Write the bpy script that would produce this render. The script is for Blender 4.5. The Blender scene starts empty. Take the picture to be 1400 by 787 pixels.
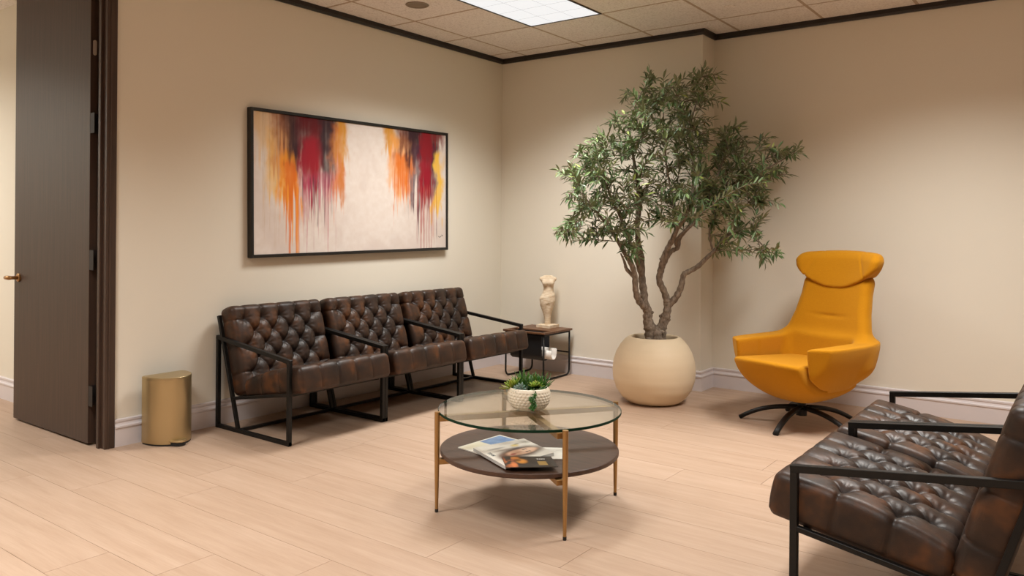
import bpy, bmesh, math, random
import numpy as np
from mathutils import Vector, Matrix, Quaternion

PI = math.pi
sc = bpy.context.scene
C = sc.collection
random.seed(7)
rng = np.random.default_rng(11)

# ------------------------------------------------------------------ helpers
def srgb(r, g, b):
    f = lambda c: (c / 12.92 if c <= .04045 else ((c + .055) / 1.055) ** 2.4)
    return (f(r / 255), f(g / 255), f(b / 255), 1)

def link(name, me, mat=None, parent=None, smooth=False):
    o = bpy.data.objects.new(name, me)
    C.objects.link(o)
    if parent is not None:
        o.parent = parent
    if mat is not None:
        for m in (mat if isinstance(mat, (list, tuple)) else [mat]):
            me.materials.append(m)
    if smooth and len(me.polygons):
        me.polygons.foreach_set('use_smooth', [True] * len(me.polygons))
    return o

def tag(o, label=None, cat=None, group=None, kind=None):
    if label: o['label'] = label
    if cat: o['category'] = cat
    if group: o['group'] = group
    if kind: o['kind'] = kind
    return o

def thing(name, label, cat, loc=(0, 0, 0), rotz=0, group=None):
    o = bpy.data.objects.new(name, None)
    C.objects.link(o)
    o.empty_display_size = .1
    o.location = loc
    o.rotation_euler = (0, 0, rotz)
    return tag(o, label, cat, group)

def dup(root, loc, rotz, label, group=None):
    r = root.copy(); C.objects.link(r)
    r.location = loc; r.rotation_euler = (0, 0, rotz)
    r['label'] = label
    if group: r['group'] = group
    for ch in list(root.children):
        c = ch.copy(); C.objects.link(c); c.parent = r
        for g in list(ch.children):
            d = g.copy(); C.objects.link(d); d.parent = c
    return r

class MB:
    """collects simple shapes of ONE part"""
    def __init__(self): self.v = []; self.f = []; self.m = []
    def add(self, v, f, mi=0):
        n = len(self.v)
        self.v += [tuple(p) for p in v]
        self.f += [tuple(i + n for i in q) for q in f]
        self.m += [mi] * len(f)
        return self
    def box(self, a, b, mi=0):
        (x0, y0, z0), (x1, y1, z1) = a, b
        v = [(x0,y0,z0),(x1,y0,z0),(x1,y1,z0),(x0,y1,z0),(x0,y0,z1),(x1,y0,z1),(x1,y1,z1),(x0,y1,z1)]
        f = [(0,3,2,1),(4,5,6,7),(0,1,5,4),(1,2,6,5),(2,3,7,6),(3,0,4,7)]
        return self.add(v, f, mi)
    def bar(self, p, q, w, h, up=(0, 0, 1), mi=0, ext=0):
        p = Vector(p); q = Vector(q); d = (q - p).normalized()
        p = p - d * ext; q = q + d * ext
        s = d.cross(Vector(up))
        if s.length < 1e-4: s = d.cross(Vector((1, 0, 0)))
        s.normalize(); u = s.cross(d).normalized()
        v = []
        for c in (p, q):
            for a, b in ((-1,-1),(1,-1),(1,1),(-1,1)):
                v.append(c + s * a * w / 2 + u * b * h / 2)
        f = [(0,3,2,1),(4,5,6,7),(0,1,5,4),(1,2,6,5),(2,3,7,6),(3,0,4,7)]
        return self.add(v, f, mi)
    def tube(self, pts, rad, n=10, mi=0, cap=True, flat=1.0):
        pts = [Vector(p) for p in pts]
        if not isinstance(rad, (list, tuple)): rad = [rad] * len(pts)
        v = []; f = []
        prev = None
        for i, p in enumerate(pts):
            a = pts[max(i - 1, 0)]; b = pts[min(i + 1, len(pts) - 1)]
            d = (b - a).normalized()
            if prev is None:
                s = d.cross(Vector((0, 0, 1)))
                if s.length < 1e-3: s = d.cross(Vector((0, 1, 0)))
            else:
                s = prev - d * prev.dot(d)
            s.normalize(); prev = s
            u = d.cross(s)
            for k in range(n):
                t = 2 * PI * k / n
                v.append(p + s * math.cos(t) * rad[i] + u * math.sin(t) * rad[i] * flat)
        for i in range(len(pts) - 1):
            for k in range(n):
                f.append((i*n+k, i*n+(k+1)%n, (i+1)*n+(k+1)%n, (i+1)*n+k))
        if cap:
            f.append(tuple(range(n))[::-1]); f.append(tuple((len(pts)-1)*n + k for k in range(n)))
        return self.add(v, f, mi)
    def lathe(self, prof, n=64, c=(0, 0, 0), mi=0):
        v = []; f = []
        for (r, z) in prof:
            for k in range(n):
                t = 2 * PI * k / n
                v.append((c[0] + r * math.cos(t), c[1] + r * math.sin(t), c[2] + z))
        m = len(prof)
        for i in range(m - 1):
            for k in range(n):
                f.append((i*n+k, i*n+(k+1)%n, (i+1)*n+(k+1)%n, (i+1)*n+k))
        return self.add(v, f, mi)
    def disc(self, r, z, n=64, c=(0, 0), mi=0, up=True):
        v = [(c[0] + r*math.cos(2*PI*k/n), c[1] + r*math.sin(2*PI*k/n), z) for k in range(n)]
        return self.add(v, [tuple(range(n)) if up else tuple(range(n))[::-1]], mi)
    def prism(self, poly, z0, z1, mi=0):
        n = len(poly)
        v = [(x, y, z0) for x, y in poly] + [(x, y, z1) for x, y in poly]
        f = [tuple(range(n))[::-1], tuple(range(n, 2*n))] + [(i, (i+1)%n, n+(i+1)%n, n+i) for i in range(n)]
        return self.add(v, f, mi)
    def mesh(self, name):
        me = bpy.data.meshes.new(name)
        me.from_pydata(self.v, [], self.f); me.update()
        return me
    def build(self, name, mat, parent=None, smooth=False, bevel=0, seg=2, angle=None):
        me = self.mesh(name)
        o = link(name, me, mat, parent, smooth)
        if any(self.m): me.polygons.foreach_set('material_index', self.m)
        if angle is not None:
            me.polygons.foreach_set('use_smooth', [True] * len(me.polygons))
            try: me.set_sharp_from_angle(angle=math.radians(angle))
            except Exception: pass
        if bevel:
            md = o.modifiers.new('edge', 'BEVEL'); md.width = bevel; md.segments = seg; md.limit_method = 'ANGLE'
            md.angle_limit = math.radians(40)
        return o

def surfnet(fn, lo, hi, res):
    """smooth mesh of the zero level of a signed distance function"""
    lo = np.array(lo, float); hi = np.array(hi, float)
    n = np.ceil((hi - lo) / res).astype(int) + 1
    ax = [lo[i] + res * np.arange(n[i]) for i in range(3)]
    X, Y, Z = np.meshgrid(*ax, indexing='ij')
    D = fn(X, Y, Z)
    s = D < 0
    cells = np.zeros(tuple(n - 1), int)
    cr = [(i, j, k) for i in (0, 1) for j in (0, 1) for k in (0, 1)]
    sl = lambda A, c: A[c[0]:A.shape[0]-1+c[0], c[1]:A.shape[1]-1+c[1], c[2]:A.shape[2]-1+c[2]]
    for c in cr: cells += sl(s, c)
    act = (cells > 0) & (cells < 8)
    idx = -np.ones(act.shape, int)
    I = np.argwhere(act); idx[act] = np.arange(len(I))
    P = np.zeros((len(I), 3)); W = np.zeros(len(I))
    for a in range(8):
        for b in range(a + 1, 8):
            ca, cb = np.array(cr[a]), np.array(cr[b])
            if abs(ca - cb).sum() != 1: continue
            da = D[tuple((I + ca).T)]; db = D[tuple((I + cb).T)]
            m = (da < 0) != (db < 0)
            t = np.where(m, da / np.where(m, da - db, 1), 0)
            P += np.where(m[:, None], ca + t[:, None] * (cb - ca), 0); W += m
    V = lo + (I + P / W[:, None]) * res
    F = []
    for axn in range(3):
        o1, o2 = [(1, 2), (2, 0), (0, 1)][axn]
        sA = np.take(s, range(0, n[axn]-1), axn); sB = np.take(s, range(1, n[axn]), axn)
        E = np.argwhere(sA != sB)
        E = E[(E[:, o1] > 0) & (E[:, o2] > 0) & (E[:, o1] < n[o1]-1) & (E[:, o2] < n[o2]-1)]
        fl = sA[tuple(E.T)]
        d1 = np.zeros(3, int); d1[o1] = 1; d2 = np.zeros(3, int); d2[o2] = 1
        q = np.stack([idx[tuple((E-d1-d2).T)], idx[tuple((E-d2).T)], idx[tuple(E.T)], idx[tuple((E-d1).T)]], 1)
        q[~fl] = q[~fl][:, ::-1]
        F.append(q)
    F = np.concatenate(F)
    me = bpy.data.meshes.new('m'); me.from_pydata(V.tolist(), [], F.tolist()); me.update()
    return me

def smin(a, b, k):
    h = np.clip(.5 + .5 * (b - a) / k, 0, 1)
    return b + (a - b) * h - k * h * (1 - h)
def smax(a, b, k): return -smin(-a, -b, k)
def sstep(a, b, x):
    t = np.clip((x - a) / (b - a), 0, 1); return t * t * (3 - 2 * t)

def vnoise(x, y, seed=0):
    """2D value noise on arrays"""
    r = np.random.default_rng(seed).random((256, 256))
    xi = np.floor(x).astype(int); yi = np.floor(y).astype(int)
    fx = x - xi; fy = y - yi; fx = fx*fx*(3-2*fx); fy = fy*fy*(3-2*fy)
    g = lambda i, j: r[i % 256, j % 256]
    return (g(xi, yi)*(1-fx)*(1-fy) + g(xi+1, yi)*fx*(1-fy) + g(xi, yi+1)*(1-fx)*fy + g(xi+1, yi+1)*fx*fy)
def fbm(x, y, seed=0, o=4):
    t = 0; a = .5
    for i in range(o):
        t = t + a * vnoise(x * 2**i, y * 2**i, seed + i); a *= .5
    return t / (1 - .5**o)

# ------------------------------------------------------------------ materials
def mat(name, col, rough=.5, metal=0, spec=.5, **kw):
    m = bpy.data.materials.new(name); m.use_nodes = True
    b = m.node_tree.nodes['Principled BSDF']
    b.inputs['Base Color'].default_value = col if len(col) == 4 else (*col, 1)
    b.inputs['Roughness'].default_value = rough
    b.inputs['Metallic'].default_value = metal
    b.inputs['Specular IOR Level'].default_value = spec
    for k, v in kw.items(): b.inputs[k.replace('_', ' ')].default_value = v
    return m
def N(m, t, **kw):
    n = m.node_tree.nodes.new(t)
    for k, v in kw.items():
        if k in n.inputs.keys(): n.inputs[k].default_value = v
        else: setattr(n, k, v)
    return n
def L(m, a, b): m.node_tree.links.new(a, b)
def bsdf(m): return m.node_tree.nodes['Principled BSDF']
def coords(m, scale=(1, 1, 1), space='Object'):
    tc = N(m, 'ShaderNodeTexCoord'); mp = N(m, 'ShaderNodeMapping')
    mp.inputs['Scale'].default_value = scale
    L(m, tc.outputs[space], mp.inputs['Vector'])
    return mp.outputs['Vector']
def ramp(m, fac, stops):
    r = N(m, 'ShaderNodeValToRGB')
    e = r.color_ramp.elements
    while len(e) < len(stops): e.new(.5)
    for i, (p, c) in enumerate(stops): e[i].position = p; e[i].color = c
    L(m, fac, r.inputs['Fac']); return r.outputs['Color']
def bump(m, h, strength=.2, dist=.01):
    b = N(m, 'ShaderNodeBump'); b.inputs['Strength'].default_value = strength; b.inputs['Distance'].default_value = dist
    L(m, h, b.inputs['Height']); L(m, b.outputs['Normal'], bsdf(m).inputs['Normal'])
def noise(m, vec, scale, detail=4, rough=.5):
    n = N(m, 'ShaderNodeTexNoise'); n.inputs['Scale'].default_value = scale
    n.inputs['Detail'].default_value = detail; n.inputs['Roughness'].default_value = rough
    L(m, vec, n.inputs['Vector']); return n.outputs['Fac']
def mixc(m, fac, a, b, mode='MIX'):
    x = N(m, 'ShaderNodeMix', data_type='RGBA', blend_type=mode)
    for s, v in ((0, fac), (6, a), (7, b)):
        if isinstance(v, (int, float, tuple)): x.inputs[s].default_value = v
        else: L(m, v, x.inputs[s])
    return x.outputs[2]

# painted plaster
M_wall = mat('wall_paint', srgb(226, 220, 206), .75, spec=.25)
bump(M_wall, noise(M_wall, coords(M_wall), 260, 3), .05, .002)
M_base = mat('baseboard_paint', srgb(214, 208, 210), .45)
M_trim = mat('dark_trim', (.018, .012, .009), .45)
# ceiling tile
M_ceil = mat('ceiling_tile', srgb(222, 206, 188), .9, spec=.1)
v = coords(M_ceil)
nz = noise(M_ceil, v, 85, 4, .65)
L(M_ceil, ramp(M_ceil, nz, [(.3, srgb(212, 204, 198)), (.52, srgb(240, 234, 229)), (.8, srgb(246, 241, 237))]), bsdf(M_ceil).inputs['Base Color'])
bump(M_ceil, nz, .25, .004)
M_tbar = mat('ceiling_grid', srgb(186, 166, 146), .6, spec=.2)
# floor plank
M_floor = mat('oak_plank', srgb(224, 190, 160), .46, spec=.4)
at = N(M_floor, 'ShaderNodeAttribute', attribute_name='plank')
tc = N(M_floor, 'ShaderNodeTexCoord')
off = N(M_floor, 'ShaderNodeVectorMath', operation='MULTIPLY_ADD')
cmb = N(M_floor, 'ShaderNodeCombineXYZ'); L(M_floor, at.outputs['Fac'], cmb.inputs[0]); L(M_floor, at.outputs['Fac'], cmb.inputs[1])
off.inputs[1].default_value = (37, 91, 0)
L(M_floor, cmb.outputs[0], off.inputs[0]); L(M_floor, tc.outputs['Object'], off.inputs[2])
mp = N(M_floor, 'ShaderNodeMapping'); mp.inputs['Scale'].default_value = (.8, 9, 1); L(M_floor, off.outputs[0], mp.inputs['Vector'])
g1 = noise(M_floor, mp.outputs['Vector'], 2.2, 6, .6)
mp2 = N(M_floor, 'ShaderNodeMapping'); mp2.inputs['Scale'].default_value = (2.4, 55, 1); L(M_floor, off.outputs[0], mp2.inputs['Vector'])
g2 = noise(M_floor, mp2.outputs['Vector'], 3.0, 4, .6)
c1 = ramp(M_floor, g1, [(.26, srgb(173, 146, 124)), (.5, srgb(182, 156, 135)), (.74, srgb(190, 165, 145))])
c2 = ramp(M_floor, g2, [(.32, (.84, .81, .78, 1)), (.58, (1, 1, 1, 1))])
cc = mixc(M_floor, .38, c1, c2, 'MULTIPLY')
tone = ramp(M_floor, at.outputs['Fac'], [(0, (.95, .94, .93, 1)), (1, (1.0, 1.0, 1.0, 1))])
L(M_floor, mixc(M_floor, 1.0, cc, tone, 'MULTIPLY'), bsdf(M_floor).inputs['Base Color'])
bump(M_floor, g2, .04, .002)
M_groove = mat('plank_groove', srgb(158, 124, 98), .7)
# leather
def leather():
    m = mat('brown_leather', (.05, .022, .012), .36, spec=.4)
    v = coords(m)
    n1 = noise(m, v, 7, 3, .6); n2 = noise(m, v, 230, 3, .6); n3 = noise(m, v, 24, 4, .6)
    col = ramp(m, n1, [(.36, srgb(34, 23, 17)), (.55, srgb(54, 35, 23)), (.74, srgb(94, 57, 29))])
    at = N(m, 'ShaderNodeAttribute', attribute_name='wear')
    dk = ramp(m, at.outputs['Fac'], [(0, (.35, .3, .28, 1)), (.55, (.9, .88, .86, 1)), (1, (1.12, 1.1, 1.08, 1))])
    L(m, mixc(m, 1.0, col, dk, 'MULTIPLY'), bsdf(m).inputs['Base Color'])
    L(m, ramp(m, n3, [(.3, (.40, .40, .40, 1)), (.7, (.55, .55, .55, 1))]), bsdf(m).inputs['Roughness'])
    mx = N(m, 'ShaderNodeMath', operation='ADD'); mu = N(m, 'ShaderNodeMath', operation='MULTIPLY'); mu.inputs[1].default_value = .25
    L(m, n2, mu.inputs[0]); L(m, n3, mx.inputs[0]); L(m, mu.outputs[0], mx.inputs[1])
    bump(m, mx.outputs[0], .22, .006)
    return m
M_leather = leather()
M_black = mat('black_metal', (.007, .0065, .006), .48, spec=.3)
M_brass = mat('brushed_brass', srgb(172, 137, 90), .40, metal=.9)
M_gold = mat('champagne_steel', srgb(192, 172, 132), .36, metal=.92)
bump(M_gold, noise(M_gold, coords(M_gold, (90, 90, 1)), 6, 3), .03, .001)
M_rubber = mat('black_rubber', (.01, .01, .01), .6)
def wood(name, a, b, scale=(30, 2.5, 30), rough=.42):
    m = mat(name, a, rough)
    n = noise(m, coords(m, scale), 2.0, 6, .6)
    L(m, ramp(m, n, [(.3, a), (.7, b)]), bsdf(m).inputs['Base Color'])
    bump(m, n, .06, .003)
    return m
M_walnut = wood('walnut', srgb(60, 40, 29), srgb(80, 55, 41), (3, 26, 20), .5)
M_tablewood = wood('table_oak', srgb(84, 54, 36), srgb(116, 80, 54), (3, 26, 20))
M_door = wood('espresso_door', srgb(54, 39, 31), srgb(73, 54, 43), (30, 30, 1.2), .48)
# yellow wool
M_wool = mat('mustard_wool', srgb(224, 150, 18), .85, spec=.15, Sheen_Weight=.25)
v = coords(M_wool)
nw = noise(M_wool, v, 420, 2, .7)
L(M_wool, ramp(M_wool, nw, [(.3, srgb(170, 110, 4)), (.7, srgb(195, 133, 14))]), bsdf(M_wool).inputs['Base Color'])
bump(M_wool, nw, .25, .003)
bsdf(M_wool).inputs['Sheen Tint'].default_value = (1, .75, .3, 1)
M_seam = mat('seam_thread', srgb(150, 84, 4), .9, spec=.1)
# pot, stone
M_pot = mat('cream_pot', srgb(226, 208, 178), .55, spec=.3)
bump(M_pot, noise(M_pot, coords(M_pot), 60, 4), .05, .003)
M_soil = mat('dark_soil', (.012, .009, .007), .95)
bump(M_soil, noise(M_soil, coords(M_soil), 70, 4), .8, .01)
M_stone = mat('pale_stone', srgb(222, 206, 180), .75, spec=.2)
ns = noise(M_stone, coords(M_stone, (18, 18, 60)), 1.4, 4, .6)
L(M_stone, ramp(M_stone, ns, [(.35, srgb(206, 182, 150)), (.6, srgb(226, 211, 188))]), bsdf(M_stone).inputs['Base Color'])
M_bark = mat('olive_bark', srgb(110, 92, 78), .85, spec=.2)
nb = noise(M_bark, coords(M_bark, (1, 1, .45)), 60, 5, .65)
L(M_bark, ramp(M_bark, nb, [(.28, srgb(88, 77, 67)), (.52, srgb(134, 121, 107)), (.75, srgb(164, 151, 136))]), bsdf(M_bark).inputs['Base Color'])
bump(M_bark, nb, .7, .008)
def leafmat(name, back, rough=.42):
    m = mat(name, (.1, .2, .05), rough, spec=.35)
    at = N(m, 'ShaderNodeAttribute', attribute_name='tint')
    ge = N(m, 'ShaderNodeNewGeometry')
    if back is None: L(m, at.outputs['Color'], bsdf(m).inputs['Base Color'])
    else: L(m, mixc(m, ge.outputs['Backfacing'], at.outputs['Color'], back), bsdf(m).inputs['Base Color'])
    return m
M_leaf = leafmat('olive_leaf', srgb(132, 140, 108))
M_succ = leafmat('succulent_leaf', None, .38)
M_bowl = mat('cream_ceramic', srgb(232, 222, 202), .4)
M_paper = mat('white_paper', srgb(226, 222, 216), .5)
def attrmat(name, rough=.4):
    m = mat(name, (.8, .8, .8), rough, spec=.35)
    at = N(m, 'ShaderNodeAttribute', attribute_name='paint')
    L(m, at.outputs['Color'], bsdf(m).inputs['Base Color'])
    return m
M_print = attrmat('printed_cover', .32)
M_canvas = attrmat('painted_canvas', .7)
bump(M_canvas, noise(M_canvas, coords(M_canvas, (1, 1, 1)), 160, 3), .12, .003)
# glass
def glass():
    m = bpy.data.materials.new('clear_glass'); m.use_nodes = True
    nt = m.node_tree; nt.nodes.clear()
    o = nt.nodes.new('ShaderNodeOutputMaterial'); mx = nt.nodes.new('ShaderNodeMixShader')
    fr = nt.nodes.new('ShaderNodeFresnel'); fr.inputs['IOR'].default_value = 1.5
    ge = nt.nodes.new('ShaderNodeNewGeometry'); mi = nt.nodes.new('ShaderNodeMapRange')
    mi.inputs['To Min'].default_value = 1.5; mi.inputs['To Max'].default_value = 1/1.5
    nt.links.new(ge.outputs['Backfacing'], mi.inputs['Value']); nt.links.new(mi.outputs['Result'], fr.inputs['IOR'])
    tr = nt.nodes.new('ShaderNodeBsdfTransparent'); tr.inputs['Color'].default_value = (.925, .945, .925, 1)
    gl = nt.nodes.new('ShaderNodeBsdfGlossy'); gl.inputs['Roughness'].default_value = .015
    nt.links.new(fr.outputs[0], mx.inputs[0]); nt.links.new(tr.outputs[0], mx.inputs[1]); nt.links.new(gl.outputs[0], mx.inputs[2])
    nt.links.new(mx.outputs[0], o.inputs['Surface'])
    return m
M_glass = glass()
M_glassedge = mat('green_glass_edge', (.006, .028, .014), .6, spec=.1)
M_bronze = mat('dark_bronze', srgb(168, 128, 84), .38, metal=.85)
M_hinge = mat('worn_hinge', srgb(28, 21, 17), .6)
M_steel = mat('pale_steel', srgb(190, 176, 160), .5, metal=.2)
M_white = mat('fixture_white', srgb(236, 236, 234), .4)
M_can = mat('can_reflector', srgb(150, 134, 118), .3, metal=.7)
def emis(name, col, s, a=.8):
    m = bpy.data.materials.new(name); m.use_nodes = True
    b = bsdf(m); b.inputs['Base Color'].default_value = (a, a, a, 1)
    b.inputs['Emission Color'].default_value = col; b.inputs['Emission Strength'].default_value = s
    return m
M_lamp = emis('lit_diffuser', (1, .99, .98, 1), .88, .05)

# ------------------------------------------------------------------ room
H = 2.7245
W1, DR = 1.901, .228          # column width, recess depth
XR, YF, XH = 6.3, -8.0, -3.2  # far right wall, wall behind the camera, end of the hall
JY = -3.455                   # wall end at the door
OP = -4.50                    # other side of the opening

def structure(o, label, cat): return tag(o, label, cat, kind='structure')

# floor: planks running along X
PW, PLN, Y0 = .2275, 1.526, -4.16
fl = MB(); attr = []
fl.box((XH, YF, -.06), (XR, DR, -.0025), 1); attr += [0]*6
known = {round((-4.40 - Y0)/PW): 1.38, round((-3.89 - Y0)/PW): .56, round((-4.16 - Y0)/PW): 1.703,
         round((-3.66 - Y0)/PW): 1.03, round((-3.02 - Y0)/PW): 2.12, round((-2.80 - Y0)/PW): 2.544}
k0 = math.floor((YF - Y0)/PW); k1 = math.ceil((DR - Y0)/PW)
g = .0008
for k in range(k0, k1):
    y0 = max(Y0 + k*PW, YF); y1 = min(Y0 + (k+1)*PW, DR)
    if y1 - y0 < .01: continue
    ph = known.get(k, random.uniform(0, PLN))
    x = ph - PLN * math.ceil((ph - XH)/PLN)
    while x < XR:
        a = max(x, XH); b = min(x + PLN, XR)
        if b - a > .01:
            fl.box((a + g, y0 + g, -.004), (b - g, y1 - g, 0)); attr += [random.random()]*6
        x += PLN
o = fl.build('floor', [M_floor, M_groove])
ca = o.data.attributes.new('plank', 'FLOAT', 'FACE'); ca.data.foreach_set('value', attr)
structure(o, 'pale pinkish oak plank floor across the whole waiting room', 'floor')

# walls
w = MB(); w.box((-.11, JY, 0), (0, .35, H)); w.box((-.11, YF, 0), (0, OP, H)); w.box((-.11, OP, 2.655), (0, JY, H))
structure(w.build('wall_left', M_wall), 'cream wall behind the row of leather chairs and the painting', 'wall')
w = MB(); w.prism([(0, 0), (W1, 0), (W1, DR), (XR + .1, DR), (XR + .1, .35), (0, .35)], 0, H)
structure(w.build('wall_back', M_wall), 'cream wall with a shallow step behind the olive tree and yellow chair', 'wall')
w = MB(); w.box((XR, YF, 0), (XR + .1, DR, H))
structure(w.build('wall_right', M_wall), 'cream side wall past the tufted chairs by the camera', 'wall')
w = MB(); w.box((XH - .1, YF - .1, 0), (XR + .1, YF, H))
structure(w.build('wall_front', M_wall), 'cream wall behind the viewpoint', 'wall')
w = MB(); w.box((XH - .1, -3.32, 0), (-.11, -3.20, H)); w.box((XH - .1, YF, 0), (XH, -3.32, H))
structure(w.build('wall_hall', M_wall), 'pale hall wall seen past the open dark door', 'wall')

# ceiling: grid of hanging tiles; light openings left free
GX, GY, T = .27291, -.19142, .61
LIGHTS = [(1, 1), (5, 1), (1, 7), (5, 7), (-5, 7)]
lightcells = {(i, j + d) for i, j in LIGHTS for d in (0, 1)} | {(i + 0, j + d) for i, j in LIGHTS for d in (0, 1)}
ce = MB(); ce.box((XH, YF, H + .001), (XR, .35, H + .02), 1)
i0 = math.floor((XH - GX)/T); i1 = math.ceil((XR - GX)/T)
j1 = math.ceil((GY - YF)/T)
gap = .0115
for i in range(i0, i1):
    for j in range(-1, j1):
        if (i, j) in lightcells: continue
        xa = max(GX + i*T + gap, XH); xb = min(GX + (i+1)*T - gap, XR)
        ya = max(GY - (j+1)*T + gap, YF); yb = min(GY - j*T - gap, DR)
        if xb - xa < .02 or yb - ya < .02: continue
        ce.box((xa, ya, H), (xb, yb, H + .012))
structure(ce.build('ceiling', [M_ceil, M_tbar]), 'beige speckled tile ceiling in a square grid', 'ceiling')

# baseboards: moulded profile swept along a wall
PROF = [(0, 0), (.016, 0), (.016, .098), (.021, .103), (.021, .112), (.013, .118), (.010, .128), (.014, .136), (.014, .146), (.006, .150), (0, .150)]
def sweep(name, path, prof, m, close=False):
    """path: 2D points, room on the left-hand side"""
    P = [Vector((x, y)) for x, y in path]
    v = []; f = []; n = len(prof)
    for i, p in enumerate(P):
        d0 = (p - P[i-1]).normalized() if i else None
        d1 = (P[i+1] - p).normalized() if i < len(P)-1 else None
        if d0 is None: d0 = d1
        if d1 is None: d1 = d0
        n0 = Vector((-d0.y, d0.x)); n1 = Vector((-d1.y, d1.x))
        b = (n0 + n1); b = b / max(b.dot(n0), .2)
        for (a, z) in prof: v.append((p.x + b.x*a, p.y + b.y*a, z))
    for i in range(len(P)-1):
        for k in range(n):
            f.append((i*n+k, i*n+(k+1)%n, (i+1)*n+(k+1)%n, (i+1)*n+k))
    f.append(tuple(range(n))); f.append(tuple((len(P)-1)*n+k for k in range(n))[::-1])
    return MB().add(v, f).build(name, m)
structure(sweep('baseboard_left', [(0, 0), (0, JY - .004)], PROF, M_base), 'white moulded baseboard along the wall behind the leather chairs', 'baseboard')
structure(sweep('baseboard_back', [(XR, DR), (W1, DR), (W1, 0), (0, 0)], PROF, M_base), 'white moulded baseboard stepping around the corner behind the plant', 'baseboard')
structure(sweep('baseboard_hall', [(-.11, -3.32), (XH, -3.32)], PROF, M_base), 'white moulded baseboard in the hall behind the door', 'baseboard')
structure(sweep('baseboard_right', [(XR, YF), (XR, DR)], PROF, M_base), 'white moulded baseboard on the side wall', 'baseboard')
CR = [(0, H - .042), (.012, H - .042), (.018, H - .030), (.022, H - .028), (.022, H), (0, H)]
structure(sweep('trim_1', [(0, 0), (0, YF)], CR, M_trim), 'dark brown crown strip above the painting wall', 'trim')
structure(sweep('trim_2', [(XR, DR), (W1, DR), (W1, 0), (0, 0)], CR, M_trim), 'dark brown crown strip above the tree and yellow chair', 'trim')
# door frame
d = MB()
d.box((-.085, -3.513, 0), (.001, JY, H - .002)); d.box((-.055, -3.527, 0), (-.030, -3.51, 2.64))
d.box((0.0, -3.516, 0), (.018, -3.461, H - .002)); d.box((.0, -3.5, 0), (.022, -3.49, 2.66))
d.box((-.11, OP, 0), (.001, OP + .045, H - .002)); d.box((0, OP - .02, 0), (.018, OP + .045, H - .002)); d.box((-.055, OP + .04, 0), (-.03, OP + .06, 2.64))
d.box((-.085, OP, 2.645), (.001, JY, 2.67))
structure(d.build('trim_3', M_door, bevel=.002), 'dark brown door casing beside the bin', 'door frame')
# door
dr = thing('door_1', 'tall dark brown wooden door standing open into the hall', 'door', (-.13, -3.535, 0)); dr['kind'] = 'structure'
MB().box((-.965, 0, .012), (0, .044, 2.64)).build('door_leaf', M_door, dr, bevel=.002)
hd = MB()
hd.lathe([(0, 0), (.026, 0), (.026, .008), (.022, .011), (.0, .011)], 24)
o = hd.build('handle', M_bronze, dr, angle=40)
o.location = (-.895, 0, .885); o.rotation_euler = (PI/2, 0, 0)
lv = MB(); lv.tube([(0, 0, .01), (0, 0, .045), (-.004, 0, .052), (-.02, 0, .055), (-.050, 0, .055)], [.012, .012, .0145, .0145, .014], 12, flat=.9)
lv.build('lever', M_bronze, o, smooth=True)
for z in (.275, 1.02, 1.77):
    hb = MB(); hb.box((-.0, .004, z - .055), (.002, .040, z + .055)); hb.box((.0, .001, z - .055), (.045, .004, z + .055));
    hb.build('hinge', M_hinge, dr)
pl = MB()
pp = [(.010*math.cos(t), .032*(1 if math.sin(t) >= 0 else -1) + .010*math.sin(t)) for t in [2*PI*k/20 for k in range(20)]]
n = len(pp)
pl.add([(.0005, .022 + a, 2.187 + b) for a, b in pp] + [(.004, .022 + a, 2.187 + b) for a, b in pp],
       [tuple(range(n)), tuple(range(n, 2*n))] + [(q, (q+1) % n, n + (q+1) % n, n + q) for q in range(n)])
pl.build('edge_plate', M_steel, dr)['label'] = 'pale rounded metal plate on the door edge'

# ------------------------------------------------------------------ ceiling fixtures
def light_fixture(i, j, label):
    cx = GX + (i + .5)*T; cy = GY - (j + 1)*T
    t = thing('ceiling_light', label, 'ceiling light', (cx, cy, H), 0, 'recessed ceiling lights')
    w, h = T/2, T
    f = MB()
    e = .012
    f.box((-w, -h, -.004), (-w + e, h, .006)); f.box((w - e, -h, -.004), (w, h, .006)); f.box((-w, -h, -.004), (w, -h + e, .006)); f.box((-w, h - e, -.004), (w, h, .006))
    f.build('frame', M_trim, t)
    g2 = MB()
    g2.box((-w + e, -h + e, -.0005), (w - e, h - e, .0008))
    g2.build('diffuser', M_lamp, t)
    g3 = MB()
    for k in range(1, 3):
        x = -w + e + (2*w - 2*e)*k/3; g3.box((x - .0014, -h + e, -.002), (x + .0014, h - e, -.0004))
    for k in range(1, 6):
        y = -h + e + (2*h - 2*e)*k/6; g3.box((-w + e, y - .0014, -.002), (w - e, y + .0014, -.0004))
    g3.build('louver', M_louv, t)
    return t, cx, cy
M_louv = emis('lit_louver', (1, .99, .98, 1), .60, .05)
NAMES = ['square-louvred ceiling light nearest the room corner', 'square-louvred ceiling light over the yellow chair side',
         'square-louvred ceiling light by the door opening', 'square-louvred ceiling light behind the viewpoint', 'square-louvred ceiling light in the hall']
POWER = [50, 50, 53, 44, 66]
SPREAD = [124, 124, 124, 124, 150]
for (i, j), nm, pw, spd in zip(LIGHTS, NAMES, POWER, SPREAD):
    t, cx, cy = light_fixture(i, j, nm)
    ld = bpy.data.lights.new('troffer_lamp', 'AREA'); ld.shape = 'RECTANGLE'; ld.size = .56; ld.size_y = 1.16
    ld.energy = pw; ld.color = (1, .978, .93); ld.spread = math.radians(spd)
    lo = bpy.data.objects.new('lamp', ld); C.objects.link(lo); lo.parent = t; lo.location = (0, 0, -.008)
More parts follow.
